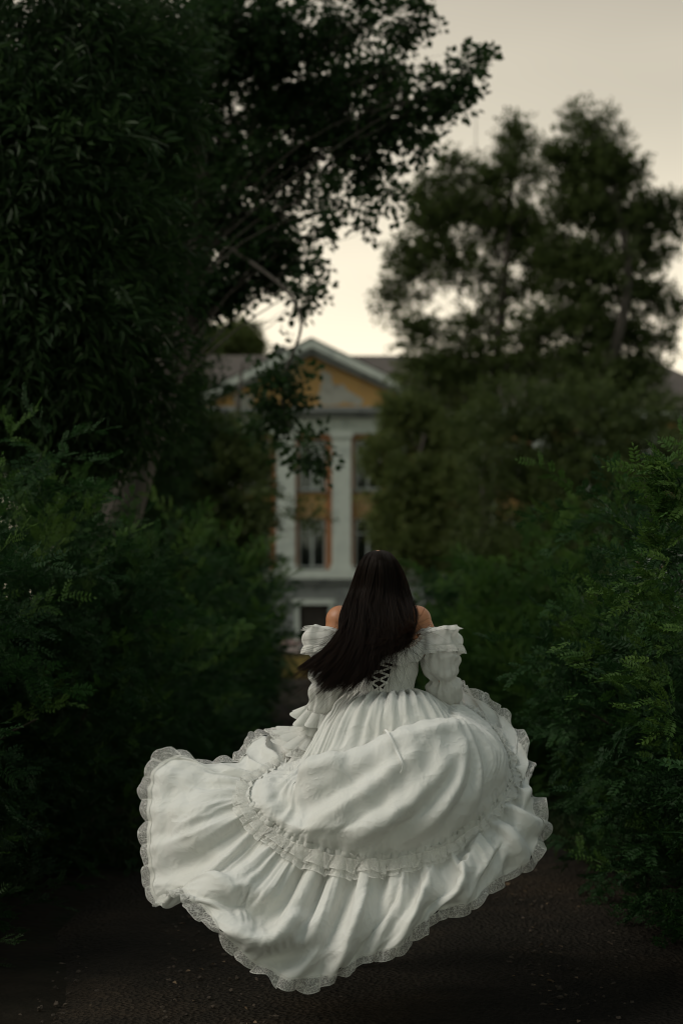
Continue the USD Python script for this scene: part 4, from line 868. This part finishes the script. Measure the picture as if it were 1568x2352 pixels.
m_, uv_ = lace_strip(SK[:, SEAM] + SKN[:, SEAM] * .003, -dv + SKN[:, SEAM] * .004, SKN[:, SEAM], .018, .028, lift=.005, seed=18)
part('tier_ruffle', m_, SHEER, skirt, smooth=True)
wv = np.stack([waist(a) for a in np.linspace(0, 2 * np.pi, 90)])
rad = wv - WC; rad /= np.linalg.norm(rad, axis=1, keepdims=True)
part('waist_band', (np.stack([wv + rad * .007 + [0, 0, .008], wv + rad * .010, wv + rad * .007 + [0, 0, -.010]], 1).reshape(-1, 3), grid_faces(90, 3)), COTTON, P, smooth=True)

# ---- sleeves
def sleeve(axis, radius, seed, puffs, n=120, m=150, flat=.85, start=(0, 0)):
    """axis: (px, py, t) points; radius: metres at even steps; puffs: where it is tied in."""
    p = spline([C(*a) for a in axis], m); f = np.linspace(0, 1, m)
    r = PchipInterpolator(np.linspace(0, 1, len(radius)), radius)(f)
    for c_, w, k in puffs: r = r * (1 - k * np.exp(-((f - c_) / w) ** 2))
    t = np.gradient(p, axis=0); t /= np.linalg.norm(t, axis=1, keepdims=True)
    x = np.cross(t, [0, 1, 0]); x /= np.linalg.norm(x, axis=1, keepdims=True); y = np.cross(t, x)
    phi = np.linspace(0, 2 * np.pi, n, endpoint=False)
    r2 = np.random.default_rng(seed)
    def nz(a, b): q_ = gaussian_filter(r2.standard_normal((n, m)), (a, b), mode=('wrap', 'nearest')); return q_ / q_.std()
    tie_w = sum(np.exp(-((f - c_) / (w * 1.6)) ** 2) for c_, w, k in puffs) if puffs else 0 * f
    rr = r[None, :] * (1 + nz(1.5, 11) * .085 * (.45 + tie_w) + nz(5, 7) * .09 + nz(2.4, 4.5) * .045 + nz(12, 8) * .09)
    X = p[None] + rr[..., None] * (np.cos(phi)[:, None, None] * x[None] + flat * np.sin(phi)[:, None, None] * y[None])
    return X
def sleeve_part(X, material=None, **k):
    return part('sleeve', (X.reshape(-1, 3), grid_faces(X.shape[0], X.shape[1], wrap=True)), material or SHEER, P, smooth=True, **k)
def ring_frill(X, j, width, seed, period=.03, flare=.6, back=False, lift=.006, name='sleeve_frill', parent=None, material=None, droop=0.0):
    L = np.vstack([X[:, j], X[:1, j]]); c_ = L.mean(0)
    d = (X[:, j] - X[:, j - 4 if j >= 4 else j + 4]) * (1 if j >= 4 else 1); d = np.vstack([d, d[:1]]); d /= np.linalg.norm(d, axis=1, keepdims=True)
    if back: d = -d
    o = L - c_; o /= np.linalg.norm(o, axis=1, keepdims=True)
    m_, uv_ = lace_strip(L, d + o * flare, o, width, period, lift=lift, seed=seed, droop=droop)
    return part(name, m_, material or LACE, parent, smooth=True, uv=uv_)
# left: shoulder puff, elbow puff, then a loose sleeve with tiers of frills
XL = sleeve([(750,1446,.02), (744,1490,.03), (744,1540,.04), (745,1590,.05), (738,1640,.03), (728,1690,.0)], [.050, .074, .064, .058, .060, .060, .056, .066], 41, [(.27, .04, .32), (.50, .035, .22)])
sl = sleeve_part(XL)
ring_frill(XL, 2, .018, 51, .040, .8, parent=sl, lift=.008, back=True); ring_frill(XL, 26, .014, 57, .037, .5, parent=sl, lift=.008, droop=.010)
ring_frill(XL, 110, .046, 53, .034, .55, parent=sl, material=SHEER, lift=.010); ring_frill(XL, 128, .050, 54, .034, .5, parent=sl, material=SHEER, lift=.010); ring_frill(XL, 147, .050, 55, .032, .4, parent=sl, material=SHEER, lift=.011); ring_frill(XL, 148, .066, 56, .030, .4, parent=sl)
XR = sleeve([(1006,1444,.02), (1010,1490,.03), (1014,1530,.03), (1022,1575,.01), (1036,1622,-.03), (1046,1650,-.06)], [.056, .084, .066, .064, .056, .046, .034], 43, [(.24, .04, .34), (.52, .04, .32), (.80, .035, .24)])
sr = sleeve_part(XR)
ring_frill(XR, 2, .020, 61, .040, .8, parent=sr, lift=.008, back=True); ring_frill(XR, 28, .015, 67, .037, .5, parent=sr, lift=.008, droop=.010)
ring_frill(XR, 147, .040, 63, .028, .6, parent=sr)
# the gathered neckline that joins both sleeves across the back, below the bare shoulders
def neck_ruffle():
    L = [C(770,1466,.04), C(800,1490,.10), C(835,1500,.135), C(868,1499,.14), C(905,1503,.135), C(938,1501,.115), C(966,1486,.07), C(990,1456,.02)]
    p = spline(L, 200); n, m = 200, 24
    X = np.zeros((n, m, 3)); ph = np.linspace(0, 46, n) + gaussian_filter1d(np.random.default_rng(9).standard_normal(n), 5) * 3
    for j in range(m):
        g_ = j / (m - 1)
        X[:, j] = p + np.outer(1 + .15 * np.sin(ph * .7), [0, 0, .020 - .058 * g_]) + np.outer(np.sin(ph) * .004 + np.cos(ph * .43) * .004 + .014 * math.sin(g_ * math.pi), [0, -1, .2])
    return X
NR = neck_ruffle()
nr = part('neck_ruffle', (NR.reshape(-1, 3), grid_faces(*NR.shape[:2])), SHEER, P, smooth=True)
m_, uv_ = lace_strip(NR[:, 0], np.tile([0, -.25, 1.0], (200, 1)), np.tile([0., -1, .2], (200, 1)), .018, .022, lift=.006, seed=71)
part('ruffle_lace', m_, LACE, nr, smooth=True, uv=uv_)

# ---- hair: strands from the scalp, hanging down the back and swept to the left
HAIRM = usdkit.material(stage, '/World/Looks/dark_brown_hair', {'i': ('hair_info', {}), 'r': ('rgb_ramp', {'ramp': [(0, (.007, .0045, .0035)), (.7, (.012, .0075, .005)), (1, (.026, .014, .008))]}), 'm': ('math', {'math_type': 'multiply_add', 'value2': .6, 'value3': .2}),
    'p': ('principled_bsdf', {'roughness': .6, 'specular_ior_level': .10}), 't': ('translucent_bsdf', {'color': (.10, .045, .02)}), 'x': ('mix_closure', {'fac': .12})},
    [('i.intercept', 'm.value1'), ('m.value', 'r.fac'), ('r.color', 'p.base_color'), ('p.BSDF', 'x.closure1'), ('t.BSDF', 'x.closure2')], surface='x.closure')
def hair(n, seed, wide=1.0, stray=0.0, w0=.0011):
    r = np.random.default_rng(seed); K = 22; out = np.zeros((n, K, 3))
    tip_line = spline([(700,1540,0), (716,1566,0), (764,1584,0), (812,1566,0), (850,1534,0), (882,1508,0), (914,1490,0), (946,1446,0)], 60)[:, :2]
    shoulder = spline([(786,1455,0), (800,1462,0), (830,1466,0), (868,1466,0), (910,1462,0), (948,1440,0)], 60)[:, :2]
    for i in range(n):
        a = r.beta(1.15, 1.15)                                       # 0 = left, 1 = right
        depth = r.random()
        th = math.radians(180 - 180 * a)                           # round the head, seen from behind
        el = r.uniform(.0, 1.0) ** .7
        top = HEAD + np.array([.004, .028 * (1 - depth), .107])
        root = HEAD + np.array([math.cos(th) * .088 * (1 - .75 * el), .03 - .10 * (el * .3 + .7 * math.sin(th)) * (1 - .4 * el), .02 + .10 * el])
        part_ = top + np.array([(a - .5) * .03, 0, -.004])
        crown = HEAD + np.array([(a - .5) * .138, -.062 - .035 * math.sin(th) + .05 * depth * (1 - math.sin(th)), .055])
        side = HEAD + np.array([(a - .5) * .202, -.052 - .062 * math.sin(math.pi * a) + .05 * depth, -.045])
        k = a * 59 + r.normal() * 1.2
        g = lambda L: np.array([np.interp(np.clip(k, 0, 59), np.arange(60), L[:, z]) for z in (0, 1)])
        sx, sy = g(shoulder) + r.normal(size=2) * 2.5; tx, ty = g(tip_line) + r.normal(size=2) * [9, 7]
        cut = r.beta(3.2, 1.1); tx, ty = sx + (tx - sx) * (.55 + .47 * cut), sy + (ty - sy) * (.55 + .47 * cut)
        t_s = .115 + .035 * math.sin(math.pi * a) + .03 * (1 - depth); t_t = .165 + .035 * (1 - depth) + .02 * r.random()
        mid = C(sx, sy, t_s)
        upper = (side + mid) / 2 + np.array([(a - .5) * .012, -.012, 0])
        low = C(sx + (tx - sx) * .45 + (6 if a < .6 else 0), sy + (ty - sy) * .58, t_t + .006)
        tip = C(tx, ty, t_t)
        if stray and r.random() < .8:
            j = r.normal(size=3) * stray; mid = mid + j * .5; low = low + j; tip = tip + j * 1.8 + r.normal(size=3) * stray * .5
        q_ = np.stack([part_, crown, side, upper, mid, low, tip]); c2 = CubicSpline([0, .13, .30, .46, .62, .82, 1], q_)(np.linspace(0, 1, K))
        c2 += np.outer(np.sin(np.linspace(0, 7, K) + r.random() * 6) * np.linspace(0, 1, K), r.normal(size=3) * .0022)
        out[i] = c2
    w = np.tile(np.r_[np.linspace(w0, w0, K - 6), np.linspace(w0, w0 * .25, 6)], (n, 1))
    return out, w
def clump(H, seed, n_c, amt):
    r = np.random.default_rng(seed); idx = r.choice(len(H), n_c, replace=False)
    from scipy.spatial import cKDTree
    _, nn = cKDTree(H[idx][:, -8]).query(H[:, -8]); f = (np.linspace(0, 1, H.shape[1]) ** 2.2 * amt)[None, :, None]
    return H + (H[idx][nn] - H) * f
H1, W1 = hair(9000, 1); H1 = clump(H1, 2, 300, .72)
from scipy.spatial import cKDTree
rl = np.random.default_rng(8); li = rl.choice(len(H1), 46, replace=False); _, lk = cKDTree(H1[li][:, 9]).query(H1[:, 9])      # loose locks
tt_ = np.linspace(0, 1, H1.shape[1]); amp = rl.normal(size=(46, 3)) * [.021, .014, .007]; ph_ = rl.random(46) * 6.28
H1 = H1 + amp[lk][:, None, :] * (np.sin(tt_[None] * 5.5 + ph_[lk][:, None]) * np.clip(tt_ * 2.2 - .1, 0, 1)[None])[..., None]
H1[:, :, 2] += (rl.normal(size=46) * .012)[lk][:, None] * tt_[None] ** 3
H2, W2 = hair(1500, 5, stray=.034, w0=.0007)
H = np.concatenate([H1, H2]).reshape(-1, 3); Wd = np.concatenate([W1, W2]).ravel()
hp = UsdGeom.BasisCurves.Define(stage, path_for('hair', P))
hp.CreateTypeAttr('cubic'); hp.CreateBasisAttr('catmullRom')
hp.CreatePointsAttr(Vt.Vec3fArray.FromNumpy((H - [.13, 5.05, 0]).astype(np.float32)))
hp.CreateCurveVertexCountsAttr(Vt.IntArray.FromNumpy(np.full(len(H) // 22, 22, np.int32)))
hp.CreateWidthsAttr(Vt.FloatArray.FromNumpy(Wd.astype(np.float32))); hp.SetWidthsInterpolation('vertex')
UsdShade.MaterialBindingAPI.Apply(hp.GetPrim()).Bind(HAIRM)
